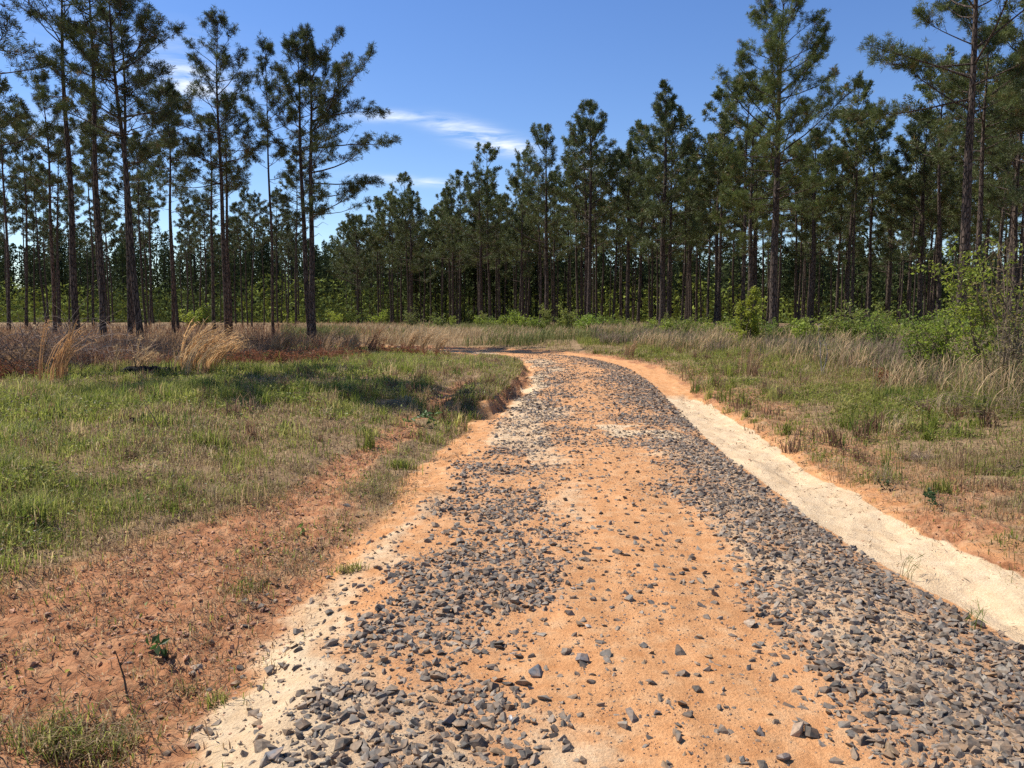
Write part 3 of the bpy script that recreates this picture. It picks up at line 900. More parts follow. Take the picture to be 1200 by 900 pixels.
def forest():
    r = np.random.default_rng(77)
    spots = []
    taken = list(HERO_XY)
    def free(x, y, dmin):
        return all((x - a) ** 2 + (y - b) ** 2 > dmin * dmin for a, b in taken)
    ex = [400, 430, 480, 563, 640, 690, 775, 850, 905, 1000, 1070, 1125, 1200, 1300]
    ed = [150, 122, 108, 93, 82, 74, 67, 62, 58, 62, 64, 52, 46, 42]
    # right and middle stand
    tries = 0
    while tries < 60000 and len(spots) < 196:
        tries += 1
        px = r.uniform(405, 1270); D0 = np.interp(px, ex, ed); D = D0 + 62 * r.random() ** 1.35
        x = (px - 600) / FPX * D
        if free(x, D, 3.1):
            taken.append((x, D)); spots.append((x, D, 'R', px))
    # open stand at left
    tries = 0; n0 = len(spots)
    while tries < 60000 and len(spots) - n0 < 56:
        tries += 1
        px = r.uniform(-40, 312) if r.random() < .9 else r.uniform(312, 352); D = 52 + 80 * r.random() ** .9
        if px < 60: D *= .92
        if px > 215 and D < 80: continue
        x = (px - 600) / FPX * D
        if free(x, D, 5.0):
            taken.append((x, D)); spots.append((x, D, 'L', px))
    for x, D, side, px in spots:
        pool = SLIM if side == 'L' else KINDS; k = int(r.integers(len(pool))); tm, cm, hh = pool[k]
        sc = r.uniform(.86, 1.06)
        if side == 'R':
            lab = ("dark trunked pine in the crowded stand behind the right road verge" if px > 600 else
                   "distant pine in the crowded stand beyond the road bend")
            grp = ("pines crowded in the stand at right" if px > 600 else "distant pines beyond the bend")
            if D > np.interp(px, ex, ed) + 8: sc *= .92
        else:
            lab = "slender dark pine in the open stand at left, behind the nearer trunks"; grp = "slender pines of the open left stand"
            sc *= .93 if px < 200 else .82
        z = float(ground_z(x, D)[0])
        t_ = place_pine((x, D, z), tm, cm, lab, grp, float(r.uniform(0, 6.28)), float(sc))
        t_.rotation_euler[0] = r.normal() * .018; t_.rotation_euler[1] = r.normal() * .018; t_.scale[0] *= r.uniform(.85, 1.2); t_.scale[1] *= r.uniform(.85, 1.2)
forest()


def distant_forest():
    """the woods behind everything, past counting: trunks and needle clumps in one mesh"""
    r = np.random.default_rng(91)
    mb, mt = MB(), MB()
    n = 1500
    th = r.uniform(-44, 44, n); D = 140 + 160 * r.random(n) ** 1.3
    D = np.where(th < -8, 165 + 150 * r.random(n), D)
    x = np.tan(R(1) * th) * D
    z = ground_z(x, D); h = r.uniform(12.5, 17.5, n) * np.where(th < -9, 1.3, 1.0)
    P = np.stack([np.stack([x, D, z - .3], -1), np.stack([x + r.normal(size=n) * .3, D, z + h * .6], -1), np.stack([x, D, z + h], -1)], 1)
    V, F = tubes(P, np.stack([np.full(n, .19), np.full(n, .13), np.full(n, .02)], 1), 5)
    mt.add(V, F, (.06, .048, .04))
    K = 260
    t = r.random((n, K)); zz = z[:, None] + h[:, None] * (.30 + .70 * t)
    w = 2.6 * (1 - t) ** .65 * np.sqrt(r.random((n, K))) + .15
    a = r.uniform(0, 6.28, (n, K))
    c = np.stack([x[:, None] + w * np.cos(a), D[:, None] + w * np.sin(a), zz + .35 * w], -1).reshape(-1, 3)
    d1 = unit(r.normal(size=c.shape)) * r.uniform(.3, .65, (len(c), 1)); d2 = unit(r.normal(size=c.shape)) * r.uniform(.25, .5, (len(c), 1))
    V = np.stack([c - d1, c + d2, c + d1], 1).reshape(-1, 3)
    cc = np.array([.058, .074, .03]) * r.uniform(.7, 1.35, (len(c), 1))
    mb.add(V, np.arange(len(V)).reshape(-1, 3), np.repeat(cc, 3, 0))
    # low scrub in its shade
    n2 = 130000
    th = r.uniform(-44, 44, n2); D2 = r.uniform(130, 240, n2); x2 = np.tan(R(1) * th) * D2
    z2 = ground_z(x2, D2) + 7.5 * r.random(n2) ** 2.0 * (.35 + fbm(x2 * .08, D2 * .08, 61, 3) * 1.2)
    c = np.stack([x2, D2, z2], -1); d1 = unit(r.normal(size=c.shape)) * r.uniform(.25, .6, (n2, 1)); d2 = unit(r.normal(size=c.shape)) * r.uniform(.2, .5, (n2, 1))
    V = np.stack([c - d1, c + d2, c + d1], 1).reshape(-1, 3)
    yel = fbm(x2 * .05, D2 * .05, 63, 2)[:, None]
    cc = np.where(yel > .5, np.array([[.19, .225, .045]]), np.array([[.085, .11, .035]])) * r.uniform(.7, 1.3, (n2, 1))
    mb.add(V, np.arange(len(V)).reshape(-1, 3), np.repeat(cc, 3, 0))
    n3 = 60000
    th = r.uniform(-46, 46, n3); D3 = r.uniform(235, 310, n3); x3 = np.tan(R(1) * th) * D3
    c = np.stack([x3, D3, ground_z(x3, D3) + 9.5 * r.random(n3) ** 1.15], -1); d1 = unit(r.normal(size=c.shape)) * r.uniform(.6, 1.2, (n3, 1)); d2 = unit(r.normal(size=c.shape)) * r.uniform(.5, 1.0, (n3, 1))
    V = np.stack([c - d1, c + d2, c + d1], 1).reshape(-1, 3)
    mb.add(V, np.arange(len(V)).reshape(-1, 3), np.repeat(np.array([.075, .10, .045]) * r.uniform(.7, 1.3, (n3, 1)), 3, 0))
    mb.v += mt.v; mb.f += [f + mb.n for f in mt.f]; mb.c += mt.c
    tag(mb.build("distant_forest", M_FAR), "far woods seen as one mass behind the nearer pines", "forest", kind="stuff")
distant_forest()

# ------------------------------------------------------------------ grasses
def blades(x, y, z, h, w, az, bend, col, mb, tipcol=None):
    n = len(x)
    dx, dy = np.cos(az), np.sin(az)
    sx, sy = -dy * w / 2, dx * w / 2
    b = np.stack([x, y, z - .01], -1)
    m_ = b + np.stack([dx * bend * h * .3, dy * bend * h * .3, h * .6], -1)
    t = b + np.stack([dx * bend * h, dy * bend * h, h * (1 - .35 * bend)], -1)
    s = np.stack([sx, sy, np.zeros(n)], -1)
    V = np.stack([b - s, b + s, m_ - s * .8, m_ + s * .8, t], 1).reshape(-1, 3)
    i = np.arange(n)[:, None] * 5
    F = np.concatenate([i + np.array([[0, 1, 3]]), i + np.array([[0, 3, 2]]), i + np.array([[2, 3, 4]])])
    C = np.repeat(col, 5, 0)
    mb.add(V, F, C)


def stems(x, y, z, h, az, bend, col, w, mb):
    """thin arching straws, 5 points each"""
    n = len(x); q = np.array([0, .3, .6, .85, 1.])
    P = np.stack([x[:, None] + np.cos(az)[:, None] * bend[:, None] * h[:, None] * q[None] ** 2.2,
                  y[:, None] + np.sin(az)[:, None] * bend[:, None] * h[:, None] * q[None] ** 2.2,
                  z[:, None] - .01 + h[:, None] * (q[None] - .45 * bend[:, None] * q[None] ** 3)], -1)
    a2 = np.random.default_rng(n).uniform(0, 6.28, n)
    s = np.stack([np.cos(a2), np.sin(a2), np.zeros(n)], -1)[:, None, :] * (w[:, None] * np.array([1, .9, .9, .8, .15])[None])[..., None] / 2
    V = np.stack([P - s, P + s], 2).reshape(-1, 3)
    i = np.arange(n)[:, None, None] * 10 + (np.arange(4) * 2)[None, :, None]
    F = np.concatenate([(i + np.array([0, 1, 3])).reshape(-1, 3), (i + np.array([0, 3, 2])).reshape(-1, 3)])
    mb.add(V, F, np.repeat(col, 10, 0))


def leaf_quads(c, nrm, length, width, col, mb, r):
    """rhombic leaves, one colour each"""
    a = unit(np.cross(nrm, r.normal(size=nrm.shape))); b = np.cross(nrm, a)
    L = length[:, None]; W = width[:, None]
    fold = nrm * W * .25
    V = np.stack([c - a * L * .5, c + b * W * .5 + fold, c + a * L * .5, c - b * W * .5 + fold], 1).reshape(-1, 3)
    i = np.arange(len(c))[:, None] * 4
    F = np.concatenate([i + np.array([[0, 1, 2]]), i + np.array([[0, 2, 3]])])
    mb.add(V, F, np.repeat(col, 4, 0))


G_GREEN = np.array([(.19, .222, .037), (.25, .285, .051), (.325, .335, .077), (.13, .172, .035), (.39, .36, .115)])
G_DRY = np.array([(.48, .35, .18), (.36, .245, .13), (.28, .195, .12), (.54, .42, .24), (.25, .16, .10)])


def meadow_region(x, y):
    """0 short meadow, 1 tall dry brush land (at left beyond the clearing line, at right beyond the verge)"""
    lx = np.interp(y, [0, 12, 16, 18.5, 22, 27, 33, 37, 44], [-12, -11.6, -10.6, -8.4, -7.8, -7.3, -5.6, -3.9, -5])
    return lx


def short_grass():
    r = np.random.default_rng(21)
    mb = MB()
    def zone(n, x, y, side):
        u, s = road_uv(x, y); m = masks(x, y, u, s)
        pat = fbm(x * .8, y * .8, 51, 4); pat2 = fbm(x * 3, y * 3, 52, 3)
        d = m['cover'] * (.25 + .75 * sstep(.34, .56, pat2)) * (.45 + .55 * sstep(.3, .55, pat))
        d *= (1 - .85 * m['sand_all'])
        if side > 0: d = np.clip(d * (.8 + .5 * sstep(2.9, 4.2, u)), 0, 1)
        d = np.maximum(d, (.10 + .34 * sstep(.50, .64, pat2)) * m['red'] * (1 - m['road']))
        k = (r.random(n) < d) & (m['road'] < .4)
        return x[k], y[k], u[k], s[k], pat[k], m['red'][k], m['cover'][k]
    sets = []
    # left: three rings of falling density; blade widths grow with distance
    for n, y0, y1, x0, x1, wmul, hm in ((150000, 2.2, 8, -6.3, -.6, 1, 1), (190000, 8, 16, -11, .3, 1.6, 1.2), (140000, 16, 28, -14, 1, 2.5, 1.35), (60000, 28, 42, -16, 3, 3.4, 1.4)):
        sets.append((n, r.uniform(x0, x1, n), r.uniform(y0, y1, n), wmul, hm, -1))
    for n, y0, y1, x0, x1, wmul, hm in ((110000, 2.5, 9, 2.8, 8.5, 1, 1), (150000, 9, 20, 3, 14, 1.7, 1.2), (90000, 20, 42, 3.4, 14, 2.8, 1.4)):
        sets.append((n, r.uniform(x0, x1, n), r.uniform(y0, y1, n), wmul, hm, 1))
    for n, x, y, wmul, hm, side in sets:
        x, y, u, s, pat, red, cov = zone(n, x, y, side)
        n = len(x)
        # greener patches and straw patches
        gp = fbm(x * .45, y * .45, 55, 3) + .25 * (fbm(x * 2.2, y * 2.2, 56, 2) - .5)
        pg = np.clip(.22 + 1.1 * sstep(.36, .62, gp), .08, .92)
        if side < 0:
            pg *= .35 + .65 * sstep(.5, 2.4, -(u + 2.4)); pg = np.clip(pg * 1.05, .05, .95)
        else:
            pg = np.clip(pg * (.55 + .9 * sstep(3.2, 4.6, u)) , .15, .94)
        green = r.random(n) < pg
        c = np.where(green[:, None], G_GREEN[r.integers(5, size=n)], G_DRY[r.integers(5, size=n)]) * r.uniform(.75, 1.25, (n, 1))
        hgt = np.where(green, r.uniform(.035, .17, n), r.uniform(.025, .15, n)) * hm * (.55 + .75 * pat + .5 * sstep(.55, .7, gp)) * (.55 + .45 * cov)
        if side < 0: hgt *= .75 + .55 * sstep(3, 7, -u)
        else: hgt *= .8 + .6 * sstep(4, 6.5, u)
        w = r.uniform(.003, .0065, n) * wmul
        bend = np.where(green, r.uniform(.1, .8, n), r.uniform(.3, 1.25, n))
        blades(x, y, height(x, y, u, s), hgt, w, r.uniform(0, 6.28, n), bend, c, mb)
    n = 26000; sy = r.uniform(12.6, 32, n); hx = np.interp(sy, ROAD[:100, 1], ROAD[:100, 0]); x = hx - half_width(sy) - r.uniform(.05, 1.0, n)
    u, s = road_uv(x, sy); m = masks(x, sy, u, s); out = -(u + m['wob'] * .6) - half_width(s)
    k = (out > .27) & (r.random(n) < .15 + .7 * sstep(.4, .55, fbm(x * 2.5, sy * 2.5, 57, 2))); x, sy, u, s = x[k], sy[k], u[k], s[k]; n = len(x)
    c = np.where(r.random((n, 1)) < .5, G_GREEN[r.integers(5, size=n)], G_DRY[r.integers(5, size=n)]) * r.uniform(.6, 1.15, (n, 1))
    blades(x, sy, height(x, sy, u, s), r.uniform(.06, .22, n), r.uniform(.007, .014, n), r.normal(0, 1.3, n), r.uniform(.3, 1.3, n), c, mb)
    # coarser tufts and dry stalks standing above the rest
    for nt, y0, y1, x0, x1, wm, side in ((900, 3.2, 9, -7, -2.0, 1, -1), (2000, 9, 26, -13, .3, 1.9, -1), (1100, 3.2, 9, 2.7, 8.5, 1, 1), (2200, 9, 34, 3.0, 14, 2.2, 1)):
        tx, ty = r.uniform(x0, x1, nt), r.uniform(y0, y1, nt)
        u, s = road_uv(tx, ty); m = masks(tx, ty, u, s)
        gp = fbm(tx * .45, ty * .45, 55, 3)
        k = (r.random(nt) < m['cover'] * (.25 + .75 * sstep(.38, .6, gp))) & (m['road'] < .2); tx, ty, gp = tx[k], ty[k], gp[k]
        nb = 34; q = np.repeat(np.arange(len(tx)), nb)
        kind = r.choice(3, len(tx), p=[.55, .2, .25])[q]
        sp = r.uniform(.03, .11, len(tx))[q]
        x = tx[q] + r.normal(size=len(q)) * sp; y = ty[q] + r.normal(size=len(q)) * sp
        hc = ((.07 + .28 * r.random(len(tx)) ** 1.7) * (.7 + .6 * sstep(4, 12, ty)))[q]
        shade = r.uniform(.75, 1.25, len(tx))[q][:, None]
        c = np.where((kind == 0)[:, None], G_GREEN[r.integers(5, size=len(tx))][q], np.where((kind == 1)[:, None], np.array([[.22, .13, .075]]), G_DRY[r.integers(5, size=len(tx))][q])) * shade * r.uniform(.8, 1.2, (len(q), 1))
        blades(x, y, ground_z(x, y), hc * r.uniform(.35, 1.1, len(q)), r.uniform(.004, .008, len(q)) * wm, r.uniform(0, 6.28, len(q)), r.uniform(.1, .9, len(q)), c, mb)
    tag(mb.build("grass", M_GRASS), "short green and straw coloured grass on both verges", "grass", kind="stuff")

    # broad leaved weeds (low rosettes and clover-like leaves) mixed in
    mb = MB()
    for n, y0, y1, x0, x1, sz, side in ((110000, 3.2, 10, -7.5, -1.2, .027, -1), (150000, 10, 28, -14, .8, .046, -1), (90000, 3, 10, 2.8, 9, .026, 1), (150000, 10, 36, 3.2, 15, .042, 1)):
        x, y = r.uniform(x0, x1, n), r.uniform(y0, y1, n)
        u, s = road_uv(x, y); m = masks(x, y, u, s)
        gp = fbm(x * .45, y * .45, 55, 3); p2 = fbm(x * 2.4, y * 2.4, 58, 3)
        d = m['cover'] * (.12 + .88 * sstep(.38, .58, gp)) * (.1 + .9 * sstep(.40, .58, p2))
        if side > 0: d *= .4 + .6 * sstep(3.0, 4.4, u)
        else: d *= .2 + .8 * sstep(3.2, 5, -u)
        k = (r.random(n) < d) & (m['road'] < .3)
        x, y, u, s = x[k], y[k], u[k], s[k]; n = len(x)
        z = height(x, y, u, s) + r.uniform(.01, .13, n) * (.6 + sz * 14)
        c = G_GREEN[r.integers(5, size=n)] * r.uniform(.7, 1.3, (n, 1))
        bro = r.random(n) < .18; c[bro] = np.array([.22, .15, .09]) * r.uniform(.6, 1.3, (bro.sum(), 1))
        nr = unit(r.normal(size=(n, 3)) * .6 + np.array([0, 0, 1]))
        leaf_quads(np.stack([x, y, z], -1), nr, r.uniform(.7, 1.6, n) * sz, r.uniform(.4, .9, n) * sz, c, mb, r)
    tag(mb.build("weeds", M_LEAF), "low broad leaved weeds growing through the grass", "weeds", kind="stuff")
short_grass()


def litter():
    r = np.random.default_rng(64); mb = MB()
    for n, x0, x1, y0, y1 in ((60000, -6.5, -.6, 2.3, 13), (50000, 2.4, 9, 2.8, 16)):
        x, y = r.uniform(x0, x1, n), y0 + (y1 - y0) * r.random(n) ** 1.5
        u, s = road_uv(x, y); m = masks(x, y, u, s); p = fbm(x * 2.2, y * 2.2, 66, 3)
        k = (r.random(n) < (.08 + .6 * sstep(.42, .62, p)) * (1 - .8 * m['sand_all'])) & (m['road'] < .5)
        x, y, u, s = x[k], y[k], u[k], s[k]; n = len(x)
        c = np.stack([x, y, height(x, y, u, s) + r.uniform(.002, .018, n)], -1)
        col = np.where(r.random((n, 1)) < .55, np.array([[.20, .12, .07]]), np.array([[.38, .28, .17]])) * r.uniform(.5, 1.25, (n, 1))
        leaf_quads(c, unit(r.normal(size=(n, 3)) * .35 + np.array([0, 0, 1])), r.uniform(.02, .075, n) * (1 + y * .05), r.uniform(.002, .006, n) * (1 + y * .09), col, mb, r)
    tag(mb.build("plant_litter", M_DRY), "dry brown straw and twig litter strewn over the clay of both verges", "litter", kind="stuff")
litter()


def dry_bands():
    r = np.random.default_rng(33)
    # right verge: tall straw coloured broomsedge, with grey brown stalks further along
    mb = MB()
    n = 120000
    y = 8 + 48 * r.random(n) ** 1.3; u_t = 5.3 + 7.0 * r.random(n) ** 1.2
    cx = np.interp(y, ROAD[:100, 1], ROAD[:100, 0]); x = cx + u_t
    u, s = road_uv(x, y)
    clump = fbm(x * .9, y * .9, 71, 3)
    edge = 6.1 + 1.8 * (fbm(x * .35, y * .35, 72, 2) - .5)
    d = .8 * sstep(edge - .5, edge + .6, u) * (.1 + .9 * sstep(.40, .62, clump)) * (u > 4.5)
    k = r.random(n) < d; x, y, u, s = x[k], y[k], u[k], s[k]; n = len(x)
    tan = fbm(x * .5, y * .5, 73, 2)
    base = np.where((tan > .47)[:, None], np.array([[.50, .35, .19]]), np.array([[.27, .19, .13]]))
    g = r.random(n) < .30
    base = np.where(g[:, None], np.array([[.15, .17, .05]]), base)
    col = base * r.uniform(.65, 1.3, (n, 1))
    hh = r.uniform(.35, .95, n) * (.6 + .5 * tan + .25 * sstep(7, 10, u))
    stems(x, y, height(x, y, u, s), hh, r.normal(.3, 1.1, n), r.uniform(.05, .7, n), col, (.004 + .00035 * y) * r.uniform(.8, 1.5, n), mb)
    # far verge behind the bend
    n = 42000
    px = r.uniform(330, 800, n); y = r.uniform(41, 70, n); x = (px - 600) / FPX * y
    u, s = road_uv(x, y)
    cl = fbm(x * .35, y * .35, 74, 3)
    k = (r.random(n) < (.15 + .85 * sstep(.42, .6, cl))) & (np.abs(u) > 3.2 + 1.5 * cl); x, y, u, s, cl = x[k], y[k], u[k], s[k], cl[k]; n = len(x)
    t2 = fbm(x * .22, y * .22, 75, 2)
    col = np.where((t2 > .5)[:, None], np.array([[.46, .34, .19]]), np.array([[.19, .20, .065]])) * r.uniform(.65, 1.3, (n, 1))
    stems(x, y, height(x, y, u, s), r.uniform(.3, .85, n), r.normal(.3, 1.2, n), r.uniform(.05, .6, n), col, r.uniform(.018, .034, n), mb)
    tag(mb.build("dry_grass", M_DRY), "tall straw coloured dry grass along the verge before the woods", "dry grass", kind="stuff")

    # left: brown brush land under the open stand
    mb = MB()
    n = 120000
    y = 15 + 62 * r.random(n) ** 1.5; px = r.uniform(-90, 560, n); x = (px - 600) / FPX * y
    lx = meadow_region(x, y)
    u, s = road_uv(x, y)
    dd = lx - x + (fbm(x * .6, y * .6, 81, 3) - .5) * 2.2
    cl = fbm(x * .8, y * .8, 82, 3)
    k = (r.random(n) < sstep(0, .7, dd) * (.25 + .75 * sstep(.35, .6, cl)) * (1 - .75 * sstep(34, 46, y))) & (np.abs(u) > 2.6)
    x, y, u, s, dd = x[k], y[k], u[k], s[k], dd[k]; n = len(x)
    kind = fbm(x * .30, y * .30, 83, 2)
    pal = np.where((kind > .64)[:, None], np.array([[.22, .105, .06]]), np.where((kind > .46)[:, None], np.array([[.38, .24, .125]]), np.array([[.25, .145, .085]])))
    col = pal * r.uniform(.6, 1.35, (n, 1))
    hh = r.uniform(.25, .95, n) * (.38 + .67 * sstep(.2, 3.0, dd))
    stems(x, y, height(x, y, u, s), hh, r.uniform(0, 6.28, n), r.uniform(.1, .8, n), col, (.004 + .0004 * y) * r.uniform(.8, 1.6, n), mb)
    tag(mb.build("brown_brush", M_DRY), "brown and rust coloured dead brush covering the floor of the left stand", "brush", kind="stuff")
dry_bands()


def sedge_clump(seed, n, h, spread, bend, col, w=.006, az=.25):
    r = np.random.default_rng(seed); mb = MB()
    k = max(3, n // 6); g = r.integers(k, size=n)             # straws stand in small sheaves
    gx, gy = r.normal(size=k) * spread * .5, r.normal(size=k) * spread * .5
    x, y = gx[g] + r.normal(size=n) * .018, gy[g] + r.normal(size=n) * .018
    a = r.normal(az, .45, k)[g] + r.normal(size=n) * .06
    c = np.array(col)[None] * np.array([.88, .82, .76]) * r.uniform(.7, 1.3, (n, 1))
    bd = np.clip(r.normal(bend, .2, k)[g] + r.normal(size=n) * .05, .02, 1.1); hg = (h * r.uniform(.55, 1.08, k))[g] * r.uniform(.82, 1.05, n)
    stems(x, y, np.zeros(n), hg, a, bd, c, w * r.uniform(.7, 1.4, n), mb)
    # feathery seed heads along the upper straw
    m = n * 2
    q = r.integers(n, size=m); t = r.uniform(.55, 1, m); hq = hg[q]; bend = bd[q]
    c2 = np.stack([x[q] + np.cos(a[q]) * bend * hq * t ** 2.2, y[q] + np.sin(a[q]) * bend * hq * t ** 2.2, hq * (t - .45 * bend * t ** 3)], -1) + r.normal(size=(m, 3)) * .02
    leaf_quads(c2, unit(r.normal(size=(m, 3))), r.uniform(.06, .13, m), np.full(m, w * 1.5), c[q] * 1.15, mb, r)
    return mb


CLUMPS = [  # px, depth, height, stalks, bend, colour, label
    (118 / 2 + 2, 15.0, 1.15, 64, .25, (.54, .33, .16), "upright golden dry grass clump at the far left before the dead brush"),
    (150, 17.6, .95, 40, .55, (.66, .49, .28), "thin arching dry grass wisp left of the charred log"),
    (163, 17.4, 1.0, 46, .6, (.66, .49, .28), "second thin arching dry grass wisp drooping over the charred log"),
    (208, 17.0, 1.05, 60, .5, (.68, .5, .28), "pale dry grass clump at the right end of the charred log"),
    (226, 17.6, 1.25, 170, .7, (.76, .52, .26), "largest golden dry grass clump fanning right in the middle of the left verge"),
    (250, 18.4, 1.15, 130, .7, (.72, .49, .25), "golden dry grass clump overlapping the largest one on its right"),
    (318, 22.5, 1.1, 70, .55, (.46, .30, .16), "dry grass clump among the rust coloured brush below the thin pine"),
    (335, 23.5, 1.0, 60, .5, (.40, .24, .13), "brownish dry grass clump in front of the close pine pair"),
    (385, 26, 1.0, 70, .45, (.44, .32, .2), "dry grass clump just right of the close pine pair"),
    (408, 27, 1.15, 80, .5, (.52, .38, .22), "bent pale dry grass clump between the pine pair and the rusty patch"),
    (436, 29, 1.0, 70, .4, (.42, .22, .11), "reddish dry grass clump beside the rusty patch"),
    (478, 30.5, 1.05, 120, .45, (.52, .38, .22), "pale dry grass clump near the end of the left brush line"),
    (496, 31.5, 1.15, 130, .45, (.56, .42, .25), "tall straw clump second from the end of the left brush line"),
    (513, 32.5, 1.0, 110, .5, (.56, .42, .25), "last straw coloured clump where the brush line meets the bend"),
    (880, 20.5, .95, 110, .2, (.46, .34, .20), "pale bleached straw clump in the dry band below the young green tree"),
    (737, 31, .85, 110, .25, (.42, .30, .17), "tan straw clump beside the bright green bush on the right verge"),
    (1078, 9.2, .28, 14, .5, (.17, .2, .06), "wispy green grass tuft at the gravel's edge by the sand strip"),
    (1155, 7.2, .3, 16, .3, (.16, .21, .05), "upright green grass blades at the right picture edge by the gravel"),
]
for i, (px, D, h, n, b, c, lab) in enumerate(CLUMPS):
    if i == 16: D, px, h = 4.95, 1072, .17
    if i == 17: D, px, h = 4.15, 1150, .18
    p = at(px, D)
    mb = sedge_clump(900 + i, int(n * (.75 if i < 16 else .6)), h * (1.2 if i < 14 else 1), (.12 + .14 * h) if i < 16 else .05, b, c, w=.003 if D < 12 else (.016 if i < 14 else .011))
    o = mb.build("grass_clump", M_DRY); o.location = p
    tag(o, lab, "grass clump", "clumps of dry grass" if i < 16 else "grass tufts by the gravel")

# ------------------------------------------------------------------ shrubs, saplings, brush, log, seedlings
def shrub(seed, h, w, nleaf, leaf, col, stemcol=(.16, .12, .08), nst=9, conic=False, low=.12):
    r = np.random.default_rng(seed); st, lf = MB(), MB()
    P, tips = [], []
    for k in range(nst):
        a = r.uniform(0, 6.28); rr = w * math.sqrt(r.random()) * (.25 if conic else .9); hh = h * r.uniform(.55, 1) * (1 if not conic else (1 if k == 0 else .8))
        q = np.linspace(0, 1, 6)
        b = np.stack([np.cos(a) * rr * q ** 1.4, np.sin(a) * rr * q ** 1.4, hh * q], -1) + np.cumsum(r.normal(size=(6, 3)) * .02 * h, 0) * np.array([1, 1, .2])
        b[0, 2] = -.05
        P.append(b)
    P = np.array(P)
    V, F = tubes(P, np.broadcast_to(np.linspace(.012, .003, 6) * (h / 1.5) ** .5 * 1.3, (nst, 6)), 4); st.add(V, F, stemcol)
    nt = nst * 10
    k = r.integers(nst, size=nt); t = low + (1 - low) * r.random(nt)
    j = np.minimum((t * 5).astype(int), 4); f = (t * 5 - j)[:, None]
    b0 = P[k, j] * (1 - f) + P[k, j + 1] * f
    a = r.uniform(0, 6.28, nt); pp = r.uniform(0, .8, nt)
    ln = (w * .8 * (1 - t * .9) + .1 if conic else .25 * h * np.ones(nt)) * r.uniform(.4, 1.1, nt)
    d = np.stack([np.cos(pp) * np.cos(a), np.cos(pp) * np.sin(a), np.sin(pp)], -1)
    q = np.linspace(0, 1, 4)
    T = b0[:, None] + d[:, None] * (ln[:, None] * q[None])[..., None]
    V, F = tubes(T, np.broadcast_to(np.array([.006, .005, .003, .0015]), (nt, 4)), 3); st.add(V, F, stemcol)
    kk = r.integers(nt, size=nleaf); tt = r.uniform(.25, 1.05, nleaf)[:, None]
    c = b0[kk] + d[kk] * ln[kk][:, None] * tt + r.normal(size=(nleaf, 3)) * leaf * .7
    nr = unit(r.normal(size=(nleaf, 3)) * .8 + np.array([0, 0, .7]))
    cc = np.array(col)[None] * r.uniform(.65, 1.4, (nleaf, 1)) * np.array([1, 1, 1]) + r.uniform(0, .03, (nleaf, 1)) * np.array([[1, .6, 0]])
    if nleaf: leaf_quads(c, nr, leaf * r.uniform(.8, 1.5, nleaf), leaf * r.uniform(.45, .8, nleaf), cc, lf, r)
    return st, lf


def place_shrub(name, loc, st, lf, label, cat, group=None, rz=0.0, scale=1.0):
    root = empty(name, loc, rz, scale); tag(root, label, cat, group)
    a = st if isinstance(st, bpy.types.Mesh) else st.mesh("stem", M_WOOD); link("stem", a, root)
    if lf is not None:
        b = lf if isinstance(lf, bpy.types.Mesh) else lf.mesh("foliage", M_LEAF); link("foliage", b, root)
    return root


GREEN_B = (.17, .235, .035)
place_shrub("young_tree", at(876, 31), *shrub(1, 2.9, 1.15, 2900, .09, (.27, .30, .04), nst=6, conic=True, low=.04),
            "bright yellow green young tree standing in the dry grass below the lone tall pine", "young tree")
for px, D, h, w, nl, lf, c, lab in (
        (1150, 15.5, 2.6, 1.0, 2600, .065, (.20, .24, .035), "tall leafy yellow green shrub in front of the largest pine trunk"),
        (1110, 16.5, 1.5, .8, 1500, .06, (.19, .245, .035), "lower rounded green shrub left of the tall leafy shrub"),
        (1075, 17.5, 1.2, .7, 1100, .055, (.15, .20, .035), "small green shrub at the left end of the right hand thicket"),
        (1030, 24, 1.5, .9, 1200, .065, (.15, .21, .035), "green shrub midway between the bare sapling and the thicket"),
        (610, 62, 1.7, 1.4, 1200, .12, (.18, .24, .04), "bright green bush at the wood's edge under the skyline notch"),
        (690, 48, 1.5, 1.2, 1400, .10, (.17, .25, .035), "wide bright green bush behind the tan straw on the right verge"),
        (515, 60, 1.4, 1.1, 600, .11, (.16, .20, .045), "bright green bush beyond the bend, right of the straw clumps"),
        (482, 64, 2.0, 1.1, 700, .11, (.13, .155, .045), "taller olive bush beyond the bend behind the brush line"),
        (1192, 13, 2.7, .8, 420, .05, (.20, .17, .05), "thin twiggy shrub with sparse yellowish leaves at the right picture edge"),
        (1172, 12.5, 1.5, .9, 500, .045, (.17, .15, .06), "brownish low shrub under the thin twiggy shrub at right")):
    place_shrub("shrub", at(px, D), *shrub(int(px), h, w, int(nl * .85), lf * 1.12, tuple(np.array(c) * 1.2), nst=12), lab, "shrub")
SHR = []
for k in range(5):
    st, lf = shrub(40 + k, [1.2, 1.5, 1.0, 1.8, 1.3][k], [.9, 1.0, .8, .9, 1.2][k], 820, .10, [(.24, .31, .045), (.17, .23, .04), (.29, .34, .05), (.21, .24, .055), (.15, .21, .04)][k], nst=8)
    SHR.append((st.mesh("stem", M_WOOD), lf.mesh("foliage", M_LEAF)))
rs = np.random.default_rng(14)
for px in np.arange(560, 1200, 8.5):
    px = px + rs.uniform(-6, 6)
    D = float(np.interp(px, [565, 640, 775, 905, 1000, 1070, 1125, 1200], [66, 58, 46, 36, 31, 28, 24, 21])) + rs.uniform(-3, 8)
    a, b = SHR[int(rs.integers(5))]
    place_shrub("shrub", at(px, D), a, b, "low green shrub in the row along the edge of the right pine stand", "shrub", "green shrubs along the right wood edge", rs.uniform(0, 6.28), rs.uniform(.7, 1.15))
